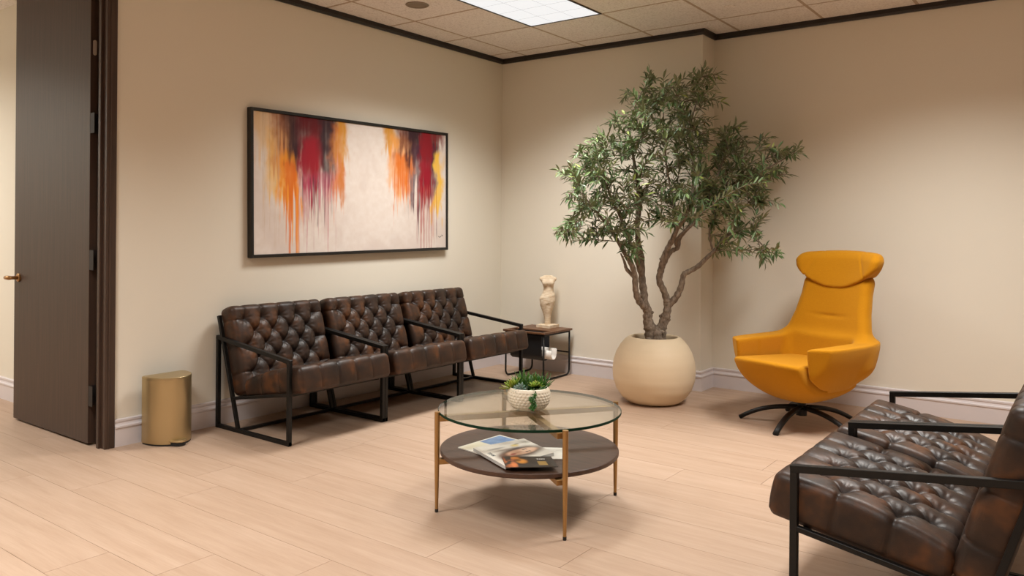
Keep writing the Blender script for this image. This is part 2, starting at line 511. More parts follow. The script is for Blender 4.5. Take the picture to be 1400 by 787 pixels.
# unlit recessed can
t = thing('downlight', 'round unlit recessed downlight in a ceiling tile', 'downlight', (.585, -1.715, H))
MB().lathe([(.062, .001), (.078, .001), (.080, -.003), (.076, -.006), (.063, -.004), (.062, .001)], 40).build('ring', M_can, t, angle=40)
MB().lathe([(.062, -.0035), (.058, -.003), (.03, -.0022), (0.0005, -.0018)], 40).build('reflector', M_can, t, smooth=True)
t = thing('ceiling_disc', 'small flat concealed sprinkler disc in the ceiling', 'sprinkler', (2.29, -.46, H))
MB().lathe([(.0005, -.006), (.036, -.006), (.040, -.004), (.041, 0)], 32).build('cover', M_ceil, t, angle=40)

# ------------------------------------------------------------------ tufted leather lounge chairs
def pad_mesh(hx, hy, hz, r, rows, par=0, a=.129, step=.005, A=.024, crown=.008, pleat=.007):
    """upholstered block: top (+z) tufted in diamonds, pleats running down the sides; rows = y of the button rows"""
    b = (rows[1] - rows[0])
    def axis(h):
        inner = np.linspace(-(h - r), h - r, max(2, int(2*(h - r)/step) + 1))
        k = 5
        e = (h - r) + r*np.linspace(0, 1, k + 1)[1:]
        return np.concatenate([-e[::-1], inner, e])
    ax = [axis(hx), axis(hy), axis(hz)]
    V = []; F = []; base = 0
    h = np.array([hx, hy, hz])
    for d in range(3):
        o1, o2 = [(1, 2), (2, 0), (0, 1)][d]
        for sgn in (-1, 1):
            A1, A2 = np.meshgrid(ax[o1], ax[o2], indexing='ij')
            p = np.zeros(A1.shape + (3,)); p[..., o1] = A1; p[..., o2] = A2; p[..., d] = sgn*h[d]
            V.append(p.reshape(-1, 3))
            n1, n2 = A1.shape
            ii = base + np.arange(n1*n2).reshape(n1, n2)
            q = np.stack([ii[:-1, :-1], ii[1:, :-1], ii[1:, 1:], ii[:-1, 1:]], -1).reshape(-1, 4)
            if sgn < 0: q = q[:, ::-1]
            F.append(q); base += n1*n2
    V = np.concatenate(V); F = np.concatenate(F)
    key = np.round(V/1e-5).astype(np.int64)
    _, first, inv = np.unique(key, axis=0, return_index=True, return_inverse=True)
    V = V[first]; F = inv.reshape(-1)[F]
    q = np.clip(V, -(h - r), h - r); nrm = V - q; ln = np.linalg.norm(nrm, axis=1, keepdims=True); ln[ln == 0] = 1
    nrm = nrm/ln
    P = q + nrm*r
    x, y, z = P.T
    top = np.clip(nrm[:, 2], 0, 1)
    # buttons
    B = []
    cols = [[-1.5*a, -.5*a, .5*a, 1.5*a], [-2*a, -a, 0, a, 2*a]]
    cols = cols[::-1] if par else cols
    for j, yr in enumerate(rows):
        for xc in cols[j % 2]: B.append((xc, yr, j))
    B = np.array(B)
    sinA = b/math.hypot(a/2, b)
    # diamond seams
    x0 = cols[0][0]
    s = (x - x0)/a + (y - rows[0])/(2*b); t = (x - x0)/a - (y - rows[0])/(2*b)
    fr = lambda w: np.abs(w - np.round(w))
    dia = np.minimum(fr(s), fr(t))*a*sinA
    ymin, ymax = rows[0], rows[-1]; xm = 2*a
    px = np.min(np.abs(x[:, None] - np.array(cols[0])[None]), 1)*sinA
    pxr = np.min(np.abs(x[:, None] - np.array(cols[(len(rows)-1) % 2])[None]), 1)*sinA
    odd = np.array([yr for j, yr in enumerate(rows) if (j + par) % 2])
    py = np.min(np.abs(y[:, None] - odd[None]), 1)*math.sqrt(1 - sinA**2)*1.3
    dist = dia.copy()
    inx = np.abs(x) <= xm
    dist = np.where(y < ymin, px, dist); dist = np.where(y > ymax, pxr, dist)
    dist = np.where((~inx) & (y >= ymin) & (y <= ymax), py, dist)
    outc = (~inx) & ((y < ymin) | (y > ymax)); dist = np.where(outc, .05, dist)
    db = np.sqrt(np.min((x[:, None] - B[None, :, 0])**2 + (y[:, None] - B[None, :, 1])**2, 1))
    db = np.where(nrm[:, 2] > .3, db, .2)
    seam = np.exp(-(dist/.0085)**1.1); dip = np.exp(-(db/.020)**1.35); broad = np.exp(-(db/.05)**2)
    # small wrinkles radiating from the buttons
    nb = np.argmin((x[:, None] - B[None, :, 0])**2 + (y[:, None] - B[None, :, 1])**2, 1)
    th = np.arctan2(y - B[nb, 1], x - B[nb, 0])
    wr = np.sin(th*9 + nb*1.7)*np.exp(-((db - .03)/.018)**2)*.0012
    disp_top = crown*(1 - (x/hx)**4)*(1 - (y/hy)**4) - A*(.42*seam + .80*dip + .26*broad) + .25*A + wr
    sw = np.clip(1 - top, 0, 1)
    sidep = np.where(np.abs(nrm[:, 1]) > np.abs(nrm[:, 0]), np.where(y < 0, px, pxr), py)
    disp_side = -pleat*np.exp(-(sidep/.008)**1.1) + .006*(1 - (z/hz)**2)
    bottom = nrm[:, 2] < -.2
    disp = np.where(bottom, 0, top**1.5*disp_top + (1 - top**1.5)*disp_side)
    P = P + nrm*disp[:, None]
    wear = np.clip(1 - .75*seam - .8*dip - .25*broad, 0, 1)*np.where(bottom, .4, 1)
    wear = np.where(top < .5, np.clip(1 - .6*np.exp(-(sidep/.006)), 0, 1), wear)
    me = bpy.data.meshes.new('pad'); me.from_pydata(P.tolist(), [], F.tolist()); me.update()
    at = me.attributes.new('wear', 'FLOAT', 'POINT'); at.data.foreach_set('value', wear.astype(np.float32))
    me.polygons.foreach_set('use_smooth', [True]*len(me.polygons))
    return me, B, P

CW, CD = .729, .70            # lounge chair overall width, depth (front faces local -Y)
BW = .023
SL = math.radians(10.2)        # seat pitch
BS = .305                     # slope of the back (dy/dz)
ys = lambda z: .130 + z*BS
zr = lambda y: .281 - (y + .338)*.165
def lounge_chair(label, loc, rotz, group):
    t = thing('lounge_chair', label, 'chair', loc, rotz, group)
    yf, yb = -CD/2 + BW/2, CD/2 - BW/2
    for sx in (-1, 1):
        x = sx*(CW/2 - BW/2)
        m = MB(); h = BW/2
        m.bar((x, yf, 0), (x, yf, .475), BW, BW)
        m.bar((x, yb, 0), (x, yb, .553), BW, BW)
        m.bar((x, yf - h, h), (x, yb + h, h), BW - .001, BW - .001)
        m.bar((x, yf - h, .475 - h), (x, yb + h, .555 - h), BW + .001, BW)
        m.bar((x, ys(0), .004), (x, ys(.672), .672), BW - .002, BW - .003)
        y1 = ys(.196)
        m.bar((x, yf, zr(yf)), (x, y1, zr(y1)), BW - .002, BW - .006)
        m.build('side_frame', M_black, t, bevel=.0015, seg=1)
    xi = CW/2 - BW
    for (y, z) in ((ys(.012), .012), (yf + .03, zr(yf + .03) - .004), (ys(.196) - .01, zr(ys(.196)) - .002)):
        MB().bar((-xi, y, z), (xi, y, z), BW - .002, BW - .006).build('cross_bar', M_black, t, bevel=.0015, seg=1)
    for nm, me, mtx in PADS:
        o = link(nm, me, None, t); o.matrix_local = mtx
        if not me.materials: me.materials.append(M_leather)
    return t
hx = CW/2 - BW - .003
# seat: front overhangs the posts, slopes down to the back
shy, shz = .262, .0705
seat_rows = [-shy + .115 + .081*k for k in range(5)]
seat_me, _, _ = pad_mesh(hx, shy, shz, .024, seat_rows, 0)
for v_ in seat_me.vertices:      # the filling thins toward the back
    q_ = max(0, v_.co.y/shy + .35)/1.35
    if v_.co.z > 0: v_.co.z -= .042*q_*q_*min(1, v_.co.z/.05)
Rs = Matrix.Rotation(-SL, 4, 'X')
ctr_ = Vector((0, -.406, .436)) - Rs @ Vector((0, -shy, shz))
seat_mtx = Matrix.Translation(ctr_) @ Rs
# back: local -y edge becomes the top, +z becomes the front
bh, bz = .262, .0625
back_rows = [-bh + .082 + .081*k for k in range(5)]
back_me, _, _ = pad_mesh(hx, bh, bz, .030, back_rows, 1)
tilt = math.atan(BS)
Rb = Matrix(((-1, 0, 0, 0), (0, 0, -1, 0), (0, -1, 0, 0), (0, 0, 0, 1)))   # y -> -z, z -> -y
tl = Matrix.Rotation(-tilt, 4, 'X')
zc = .475
back_mtx = Matrix.Translation((0, ys(zc) - bz*.80, zc - .008)) @ tl @ Rb
PADS = [('seat_cushion', seat_me, seat_mtx), ('back_cushion', back_me, back_mtx)]
GRP = 'tufted brown leather lounge chairs'
XA = .742 - CD/2
ya = -2.867 + CW/2
proto = lounge_chair('brown tufted leather lounge chair nearest the gold bin, under the painting', (XA, ya, 0), PI/2, GRP)
dup(proto, (XA, ya + .731, 0), PI/2, 'middle brown tufted leather lounge chair of the three under the painting')
dup(proto, (XA, ya + 1.462, 0), PI/2, 'brown tufted leather lounge chair next to the small side table and statue')
XB = 3.540 + CD/2
dup(proto, (XB, -3.108 + CW/2, 0), -PI/2, 'brown tufted leather lounge chair closest to the viewer, farther from the yellow chair')
dup(proto, (XB, -2.371 + CW/2 , 0), -PI/2, 'brown tufted leather lounge chair facing the coffee table, nearer the yellow chair')

# ------------------------------------------------------------------ coffee table
TC = (2.302, -2.777)
ct = thing('coffee_table', 'round glass-topped coffee table with brass legs and a walnut lower shelf', 'coffee table', (*TC, 0))
gz = .424
g = MB(); n = 96; R0 = .402
g.lathe([(R0 - .0015, gz - .0115), (R0, gz - .010), (R0, gz - .0015), (R0 - .0015, gz)], n, mi=1)
g.disc(R0 - .0015, gz, n); g.disc(R0 - .0015, gz - .0115, n, up=False)
g.build('glass_top', [M_glass, M_glassedge], ct)
s = MB(); sz = .250; R1 = .392
s.lathe([(R1 - .006, sz - .022), (R1, sz - .016), (R1, sz - .003), (R1 - .003, sz)], n); s.disc(R1 - .003, sz, n); s.disc(R1 - .006, sz - .022, n, up=False)
s.build('shelf', M_walnut, ct, angle=35)
for k in range(4):
    a = math.radians(53.0 + 90*k + (1.5 if k == 3 else 0)); ca_, sa_ = math.cos(a), math.sin(a)
    rl = .412 if k != 3 else .43
    m = MB(); px, py = rl*ca_, rl*sa_
    m.tube([(px, py, .012), (px, py, .15), (px, py, .26), (px, py, gz + .003)], [.0068, .0095, .0112, .0118], 20)
    lg = m.build('leg', M_brass, ct, angle=40)
    MB().tube([(px, py, 0), (px, py, .014)], .0075, 14).build('foot', M_rubber, lg, angle=40)
for k in range(2):
    a = math.radians(53 + 90*k); d = Vector((math.cos(a), math.sin(a), 0))
    m = MB(); m.bar(-d*.405 + Vector((0, 0, gz - .0245)), d*.405 + Vector((0, 0, gz - .0245)), .030, .024)
    m.build('cross_rail', M_brass, ct, bevel=.001, seg=1)
    m = MB(); m.bar(-d*.405 + Vector((0, 0, sz - .034)), d*.405 + Vector((0, 0, sz - .034)), .030, .022)
    m.build('shelf_rail', M_brass, ct, bevel=.001, seg=1)

# ------------------------------------------------------------------ planter of succulents
def leaf_blades(specs, nseg=4):
    """specs: (base, dir, up, length, width, thickness, droop, colour) -> tapered fleshy leaves in one mesh"""
    V = []; F = []; col = []
    for (p, d, u, ln, wd, th, dr_, c) in specs:
        p = Vector(p); d = Vector(d).normalized(); u = Vector(u)
        sd = d.cross(u)
        if sd.length < 1e-3: sd = d.cross(Vector((1, .2, 0)))
        sd.normalize(); up = sd.cross(d).normalized()
        n0 = len(V)
        for i in range(nseg + 1):
            tt = i/nseg
            wv = wd*(math.sin(PI*min(1, .12 + .88*tt))**.75 if tt < 1 else .06)
            c0 = p + d*ln*tt + up*(dr_*ln*tt*tt)
            V += [c0 - sd*wv/2 + up*th*.2, c0 + up*-th/2*(1 - .5*tt), c0 + sd*wv/2 + up*th*.2, c0 + up*th*.55*(1 - tt*.6)]
            k = 1.12 if i == nseg else (.86 + .2*tt)
            col += [(c[0]*k, c[1]*k, c[2]*k, 1)]*4
        for i in range(nseg):
            a = n0 + 4*i
            for q in range(4): F.append((a + q, a + (q+1) % 4, a + 4 + (q+1) % 4, a + 4 + q))
        F.append((n0+4*nseg, n0+4*nseg+1, n0+4*nseg+2, n0+4*nseg+3))
    me = bpy.data.meshes.new('l'); me.from_pydata([tuple(x) for x in V], [], F); me.update()
    ca = me.color_attributes.new('tint', 'FLOAT_COLOR', 'POINT'); ca.data.foreach_set('color', np.array(col, np.float32).ravel())
    me.polygons.foreach_set('use_smooth', [True]*len(me.polygons))
    return me
PC = (2.308, -2.790)
pb = thing('potted_succulents', 'white dimpled bowl of mixed succulents on the glass table', 'potted plant', (*PC, gz + .0005))
# bowl profile with rows of dimples
prof = []
for z, r in [(0, .0), (0, .066), (.004, .073), (.015, .084), (.03, .0915), (.045, .095), (.058, .0955), (.07, .0945), (.082, .090), (.090, .085), (.0925, .082), (.090, .079), (.07, .086), (.055, .087)]:
    prof.append((r, z))
pr_ = []
for i in range(len(prof) - 1):
    (r0, z0), (r1, z1) = prof[i], prof[i+1]
    kk = 5 if 2 <= i <= 8 else 1
    for q in range(kk): pr_.append((r0 + (r1 - r0)*q/kk, z0 + (z1 - z0)*q/kk))
pr_.append(prof[-1])
m = MB(); nn = 240; m.lathe([(max(r, .0004), z) for r, z in pr_], nn)
nv = []
for (x, y, z) in m.v:
    r = math.hypot(x, y); th = math.atan2(y, x)
    if .008 < z < .086 and r > .07:
        row = (z - .010)/.0125; j = round(row); cellw = 2*PI/34
        u = th/cellw + (.5 if j % 2 else 0); du = u - round(u); dv = row - j
        if j >= 0 and j <= 5:
            k = math.exp(-((du/.28)**2 + (dv/.30)**2)); r2 = r - .0042*k
            x *= r2/r; y *= r2/r
    nv.append((x, y, z))
m.v = nv
m.build('bowl', M_bowl, pb, smooth=True)
MB().lathe([(.0855, .070), (.06, .074), (.03, .077), (.0005, .078)], 40).build('soil', M_soil, pb, smooth=True)
# view-aligned axes are only used to place plants around the bowl as the photo shows them
rgt = Vector((.8007, .599, 0)); fwd = Vector((-.599, .8007, 0))
def spot(a, b, z): return rgt*a + fwd*b + Vector((0, 0, z))
def spiky(c, n, ln, wd, col, seed, tiltmax=1.05):
    r = random.Random(seed); S = []
    n = int(n*.62)
    for k in range(n):
        az = k*2.399
        el = tiltmax*math.sqrt((k + .5)/n)
        d = Vector((math.sin(el)*math.cos(az), math.sin(el)*math.sin(az), math.cos(el)))
        l = ln*(1.05 - .25*el/tiltmax)*r.uniform(.85, 1.12)
        b = c + Vector((d.x*.008, d.y*.008, 0))
        cc = [x*r.uniform(.75, 1.25) for x in col]
        S.append((b, d, Vector((0, 0, 1)), l, wd*1.45, wd*.6, .10*r.uniform(-.3, 1), cc))
    return S
def rosette(c, axis, n, r0, wd, col, seed):
    r = random.Random(seed); S = []; axis = Vector(axis).normalized()
    q = Vector((0, 0, 1)).rotation_difference(axis)
    for k in range(n):
        az = k*2.399; f = math.sqrt((k + .6)/n); el = .25 + 1.15*f
        d = q @ Vector((math.sin(el)*math.cos(az), math.sin(el)*math.sin(az), math.cos(el)))
        cc = [x*r.uniform(.85, 1.15)*(1.15 - .25*f) for x in col]
        S.append((c, d, axis, r0*(.45 + .55*f), wd*(.5 + .5*f), .006, .25, cc))
    return S
G1 = (.055, .15, .022); G2 = (.26, .36, .04); G3 = (.16, .24, .19); G4 = (.06, .17, .04)
def plant(name, S, label, nseg=4):
    o = link(name, leaf_blades(S, nseg), M_succ, pb); o['label'] = label
S = []
for q, (a, b, l) in enumerate([(-.035, .03, .085), (-.018, .045, .09), (-.045, .015, .075), (-.012, .02, .082)]):
    S += spiky(spot(a, b, .072), 24, l, .0085, G1, 20 + q)
plant('spiky_succulent', S, 'dark green upright spiky succulent at the back')
S = []
for q, (a, b, l) in enumerate([(.045, .02, .085), (.06, .03, .078), (.035, .04, .08)]):
    S += spiky(spot(a, b, .072), 26, l, .008, G1, 30 + q)
plant('spiky_succulent', S, 'second tuft of dark green spiky leaves')
S = []
for q, (a, b, l) in enumerate([(.005, .005, .062), (.02, .02, .066), (.0, .03, .07)]):
    S += spiky(spot(a, b, .070), 20, l, .0085, G4, 40 + q)
plant('spiky_succulent', S, 'short mid-green tuft in the middle')
plant('star_succulent', rosette(spot(-.078, -.01, .088), (-.5, -.15, .8), 9, .058, .020, G2, 50) + rosette(spot(-.062, .0, .098), (-.2, 0, 1), 8, .050, .017, G2, 51), 'yellow-green star-leaved succulent over the rim', 5)
plant('rosette_succulent', rosette(spot(-.038, -.045, .086), (.05, -.7, .8), 22, .036, .020, G3, 52) + rosette(spot(-.052, -.03, .082), (-.3, -.5, .7), 14, .030, .018, G3, 53) + rosette(spot(-.02, -.05, .079), (.1, -.8, .5), 12, .026, .016, (.17, .20, .13), 54), 'blue-grey rosette succulent', 5)
plant('leafy_succulent', rosette(spot(.022, -.022, .098), (0, -.3, 1), 10, .034, .020, G2, 55) + rosette(spot(.04, -.01, .096), (.3, 0, 1), 9, .030, .018, G2, 56), 'bright lime leafy succulent', 5)
S = []
for k in range(9):
    z = .088 - k*.0085; out = .0 if k < 3 else .0
    rr = min(.098, .070 + k*.009)
    S += rosette(spot(.018 + .006*math.sin(k*1.3), -rr, z), (.1, -1, .25), 6, .019, .013, G4 if k % 3 else (.11, .22, .09), 60 + k)
plant('trailing_succulent', S, 'trailing green succulent hanging over the front of the bowl', 4)
plant('small_rosette', rosette(spot(.058, -.035, .082), (.3, -.6, .7), 14, .024, .015, (.07, .15, .05), 70) + rosette(spot(.045, -.05, .078), (.1, -.7, .6), 10, .02, .014, (.10, .13, .05), 71), 'small dark rosette by the rim', 4)

# ------------------------------------------------------------------ magazines on the shelf
def cover_grid(name, P00, P10, P11, P01, z0, z1, fn, nx, ny, parent, curl=0, spine=None):
    """thin block whose top is a grid painted by fn(u,v) -> rgb arrays; corners in plan, counter-clockwise"""
    u = np.linspace(0, 1, nx); v = np.linspace(0, 1, ny)
    U, Vv = np.meshgrid(u, v, indexing='ij')
    c = [np.array(p) for p in (P00, P10, P11, P01)]
    XY = (1-U)[..., None]*(1-Vv)[..., None]*c[0] + U[..., None]*(1-Vv)[..., None]*c[1] + U[..., None]*Vv[..., None]*c[2] + (1-U)[..., None]*Vv[..., None]*c[3]
    zt = z1 + curl*(U**2)*Vv
    top = np.concatenate([XY, zt[..., None]], -1).reshape(-1, 3)
    col = fn(U, Vv).reshape(-1, 3)
    V = top.tolist(); F = []; mi = []
    idx = np.arange(nx*ny).reshape(nx, ny)
    for i in range(nx-1):
        for j in range(ny-1): F.append((idx[i, j], idx[i+1, j], idx[i+1, j+1], idx[i, j+1])); mi.append(0)
    ring = list(idx[:, 0]) + list(idx[-1, 1:]) + list(idx[-2::-1, -1]) + list(idx[0, -2:0:-1])
    b0 = len(V)
    for r in ring:
        p = top[r]; V.append((p[0], p[1], z0 + (p[2] - z1)))
    n = len(ring)
    for k in range(n):
        F.append((ring[k], b0 + k, b0 + (k+1) % n, ring[(k+1) % n])); mi.append(1)
    F.append(tuple(b0 + k for k in range(n))[::-1]); mi.append(1)
    me = bpy.data.meshes.new(name); me.from_pydata([tuple(map(float, p)) for p in V], [], [tuple(int(i) for i in f) for f in F]); me.update()
    full = np.ones((len(V), 4), np.float32)*.7; full[:len(col), :3] = col; full[:, 3] = 1
    ca = me.color_attributes.new('paint', 'FLOAT_COLOR', 'POINT'); ca.data.foreach_set('color', full.ravel())
    o = link(name, me, [M_print, spine or M_paper], parent)
    me.polygons.foreach_set('material_index', mi)
    return o
def lin(*c): return np.array(srgb(*c)[:3])
def mixa(a, b, m): return a*(1 - m[..., None]) + b*m[..., None]
def ell(U, V, cu, cv, ru, rv, soft=.25): return 1 - sstep(1 - soft, 1 + soft, np.sqrt(((U-cu)/ru)**2 + ((V-cv)/rv)**2))
SZ = sz + .0005
def cover_blue(U, V):
    c = np.ones(U.shape + (3,))*lin(228, 224, 214)
    c = mixa(c, lin(226, 214, 176), ell(U, V, .16, .25, .12, .4, .6)*.5)
    n1 = fbm(U*6, V*6, 5)
    sky = mixa(np.ones(c.shape)*lin(66, 98, 158), lin(150, 184, 222), n1)
    inb = sstep(.46, .48, V)*(1 - sstep(.95, .97, V))*sstep(.03, .05, U)
    c = mixa(c, sky, inb)
    c = mixa(c, lin(44, 40, 66), inb*ell(U, V, .82, .82, .16, .10, .5))
    c = mixa(c, lin(112, 176, 206), inb*ell(U, V, .55, .66, .12, .2, .6))
    return c
def cover_face(U, V):
    # U runs along the spine edge towards the viewer, V away from the spine
    c = np.ones(U.shape + (3,))*lin(226, 220, 212)
    n1 = fbm(U*5, V*5, 9)
    c = mixa(c, lin(196, 186, 178), sstep(.45, .75, n1)*.5)
    hair = ell(U, V, .60, .60, .23, .40, .35)
    c = mixa(c, lin(74, 50, 40), hair*(.75 + .25*n1))
    c = mixa(c, lin(96, 58, 44), ell(U, V, .66, .28, .17, .17, .5)*.9)
    c = mixa(c, lin(222, 178, 152), ell(U, V, .60, .60, .135, .30, .2))
    c = mixa(c, lin(236, 200, 176), ell(U, V, .57, .72, .08, .14, .6))
    c = mixa(c, lin(176, 84, 76), ell(U, V, .63, .40, .035, .055, .4))       # lips
    c = mixa(c, lin(196, 136, 112), ell(U, V, .60, .53, .02, .07, .6)*.7)    # nose shade
    for eu in (.535, .655): c = mixa(c, lin(52, 38, 36), ell(U, V, eu, .665, .022, .030, .5)*.9)
    for eu in (.53, .66): c = mixa(c, lin(70, 46, 38), ell(U, V, eu, .72, .035, .012, .6)*.8)
    c = mixa(c, lin(60, 62, 84), ell(U, V, .42, .60, .05, .09, .5)*.6)
    c = mixa(c, lin(214, 186, 90), ell(U, V, .26, .66, .06, .07, .5)*.8)
    c = mixa(c, lin(96, 84, 92), ell(U, V, .24, .30, .03, .14, .7)*.6)
    c = mixa(c, lin(120, 100, 104), ell(U, V, .36, .36, .025, .16, .7)*.5)
    c = mixa(c, lin(58, 62, 70), ell(U, V, .21, .72, .02, .05, .6)*.8)
    return c
def cover_dark(U, V):
    # U along the long edge, V across it (0 = front edge)
    c = np.ones(U.shape + (3,))*lin(42, 38, 36)
    n1 = fbm(U*9, V*5, 14)
    warm = ell(U, V, .12, .45, .13, .55, .5)
    c = mixa(c, lin(176, 96, 52), warm*sstep(.42, .62, n1))
    c = mixa(c, lin(226, 150, 60), ell(U, V, .36, .55, .10, .20, .5)*.95)
    c = mixa(c, lin(214, 136, 62), ell(U, V, .26, .85, .08, .12, .5)*.8)
    c = mixa(c, lin(208, 122, 70), ell(U, V, .18, .25, .06, .22, .5)*.9)
    c = mixa(c, lin(70, 40, 26), ell(U, V, .30, .62, .05, .10, .5)*.7)
    c = mixa(c, lin(150, 120, 64), ((U > .66) & (U < .84) & (V > .16) & (V < .52))*1.0)
    return c
def plan(*pts): return [(p[0], p[1]) for p in pts]
t = thing('magazine', 'white magazine with a blue picture under the other magazines', 'magazine', (0, 0, 0))
cover_grid('cover', (2.073, -2.992), (2.300, -3.023), (2.322, -2.742), (2.088, -2.713), SZ, SZ + .004, lambda U, V: cover_blue(U, V), 40, 40, t)
t = thing('magazine', 'white magazine whose corner sticks out toward the front table leg', 'magazine', (0, 0, 0))
cover_grid('cover', (2.310, -2.998), (2.532, -2.852), (2.440, -2.712), (2.340, -2.778), SZ, SZ + .0038, lambda U, V: np.ones(U.shape + (3,))*lin(228, 224, 218), 4, 4, t)
t = thing('magazine', 'thick magazine with a face on its white cover, on the walnut shelf', 'magazine', (0, 0, 0))
z0 = SZ + .0046; z1 = z0 + .013
cover_grid('cover', (2.164, -2.997), (2.430, -3.119), (2.474, -2.840), (2.243, -2.737), z0, z1, cover_face, 90, 90, t, spine=mat('page_edges', srgb(196, 194, 192), .6))
def text(name, body, size, mtx, m, parent, bold=0):
    cu = bpy.data.curves.new(name, 'FONT'); cu.body = body; cu.size = size; cu.offset = bold; cu.extrude = .0001
    cu.align_x = 'CENTER'; cu.align_y = 'CENTER'
    tmp = bpy.data.objects.new('tmp', cu); C.objects.link(tmp)
    me = bpy.data.meshes.new_from_object(tmp.evaluated_get(bpy.context.evaluated_depsgraph_get()))
    bpy.data.objects.remove(tmp); bpy.data.curves.remove(cu)
    o = link(name, me, m, parent); o.matrix_local = mtx
    return o
M_ink = mat('grey_ink', srgb(96, 94, 96), .5)
M_whiteink = mat('white_ink', srgb(232, 230, 226), .5)
def flat_at(x, y, z, ang): return Matrix.Translation((x, y, z)) @ Matrix.Rotation(ang, 4, 'Z')
text('title', 'TEAM', .022, flat_at(2.285, -3.026, z1 + .0004, math.atan2(-.122, .266)), M_ink, t, .0004)
t = thing('leaflet', 'black and gold leaflet lying along the front of the face magazine', 'leaflet', (0, 0, 0))
z2 = z1 + .0006
cover_grid('cover', (2.447, -3.137), (2.603, -3.002), (2.501, -2.903), (2.342, -3.029), z2, z2 + .0022, cover_dark, 70, 40, t, spine=mat('dark_edge', srgb(60, 54, 50), .5))
text('title', 'TAN', .017, flat_at(2.490, -2.962, z2 + .0026, math.atan2(.135, .156)), M_whiteink, t, .0006)

# ------------------------------------------------------------------ side table with magazine sling, statue
st = thing('side_table', 'small wooden side table with black sled legs and a hanging magazine sling', 'side table', (.587, -.255, 0))
hx_, hy_, ht = .206, .208, .388
def rrect(hx, hy, r, n=6):
    P = []
    for cx, cy, a0 in ((hx - r, hy - r, 0), (-hx + r, hy - r, 90), (-hx + r, -hy + r, 180), (hx - r, -hy + r, 270)):
        for k in range(n + 1):
            a = math.radians(a0 + 90*k/n); P.append((cx + r*math.cos(a), cy + r*math.sin(a)))
    return P
# top with a slot near the front: built as four boards round the opening, welded in one mesh
tp = MB()
sx0, sx1, sy0_, sy1_ = -.176, .176, -.186, -.056
def topboard(m, z0, z1):
    m.box((-hx_, -hy_, z0), (hx_, sy0_, z1)); m.box((-hx_, sy1_, z0), (hx_, hy_, z1))
    m.box((-hx_, sy0_, z0), (sx0, sy1_, z1)); m.box((sx1, sy0_, z0), (hx_, sy1_, z1))
topboard(tp, ht - .016, ht)
tp.build('table_top', M_tablewood, st, bevel=.003)
for sx in (-1, 1):
    x = sx*(hx_ - .018); yy = hy_ - .02; r = .045; P = [(x, -yy, ht - .016)]
    for k in range(7):
        a = PI/2*k/6; P.append((x, -yy + r - r*math.cos(a), .008 + r - r*math.sin(a)))
    for k in range(7):
        a = PI/2*k/6; P.append((x, yy - r + r*math.sin(a), .008 + r - r*math.cos(a)))
    P.append((x, yy, ht - .016))
    MB().tube(P, .0075, 12).build('leg_frame', M_black, st, smooth=True)
m = MB()
for y in (-hy_ + .02, hy_ - .02): m.bar((-hx_ + .018, y, ht - .024), (hx_ - .018, y, ht - .024), .014, .014)
for x in (-hx_ + .018, hx_ - .018): m.bar((x, -hy_ + .02, ht - .024), (x, hy_ - .02, ht - .024), .014, .014)
m.tube([(-hx_ + .018, hy_ - .02, .19), (hx_ - .018, hy_ - .02, .19)], .006, 10)
m.build('rail', M_black, st)
# sling: U-shaped leather sheet, axis along X
prof_s = [(-.174, ht - .01), (-.176, .27), (-.174, .20), (-.162, .172), (-.135, .155), (-.100, .155), (-.072, .172), (-.062, .20), (-.060, ht - .01)]
m = MB(); v = []; f = []
off_ = .004
pts_in = []
for q, (y, z) in enumerate(prof_s):
    cy, cz = -.112, .25
    dy, dz = (cy - y), (0 if z > .2 else .21 - z)
    l = math.hypot(dy, dz); pts_in.append((y + dy/l*off_, z + dz/l*off_))
ring = prof_s + pts_in[::-1]; nR = len(ring)
for x in (-.158, .158): v += [(x, y, z) for y, z in ring]
f = [(i, (i+1) % nR, nR + (i+1) % nR, nR + i) for i in range(nR)]
half = len(prof_s)
for i in range(half - 1):
    f.append((i, i+1, nR - 2 - i, nR - 1 - i)); f.append((nR + nR - 1 - i, nR + nR - 2 - i, nR + i + 1, nR + i))
m.add(v, f); m.build('sling', mat('black_leather', (.012, .012, .013), .5), st, angle=50)
# rolled magazine in the sling
mg = thing('rolled_magazine', 'curled white magazine poking out of the side table sling', 'magazine', (.587, -.255, 0))
v = []; f = []; rr = []
for k in range(13):
    a = PI*(1.02 + .96*k/12); rr.append((-.112 + .040*math.cos(a), .208 + .040*math.sin(a)))
rr = [(-.152, .245)] + rr + [(-.070, .255), ]
for th_ in (0, 1):
    for x in (.06, .235):
        for (y, z) in rr:
            cy, cz = -.112, .215
            dy, dz = cy - y, cz - z; l = math.hypot(dy, dz)
            v.append((x, y + dy/l*.006*th_, z + dz/l*.006*th_))
nr = len(rr)
Q = lambda th, e, k: (th*2 + e)*nr + k
for k in range(nr - 1):
    f += [(Q(0,0,k), Q(0,1,k), Q(0,1,k+1), Q(0,0,k+1)), (Q(1,0,k+1), Q(1,1,k+1), Q(1,1,k), Q(1,0,k)), (Q(0,0,k), Q(0,0,k+1), Q(1,0,k+1), Q(1,0,k)), (Q(0,1,k+1), Q(0,1,k), Q(1,1,k), Q(1,1,k+1))]
f += [(Q(0,0,0), Q(1,0,0), Q(1,1,0), Q(0,1,0)), (Q(0,0,nr-1), Q(0,1,nr-1), Q(1,1,nr-1), Q(1,0,nr-1))]
MB().add(v, f).build('pages', M_paper, mg, smooth=True)

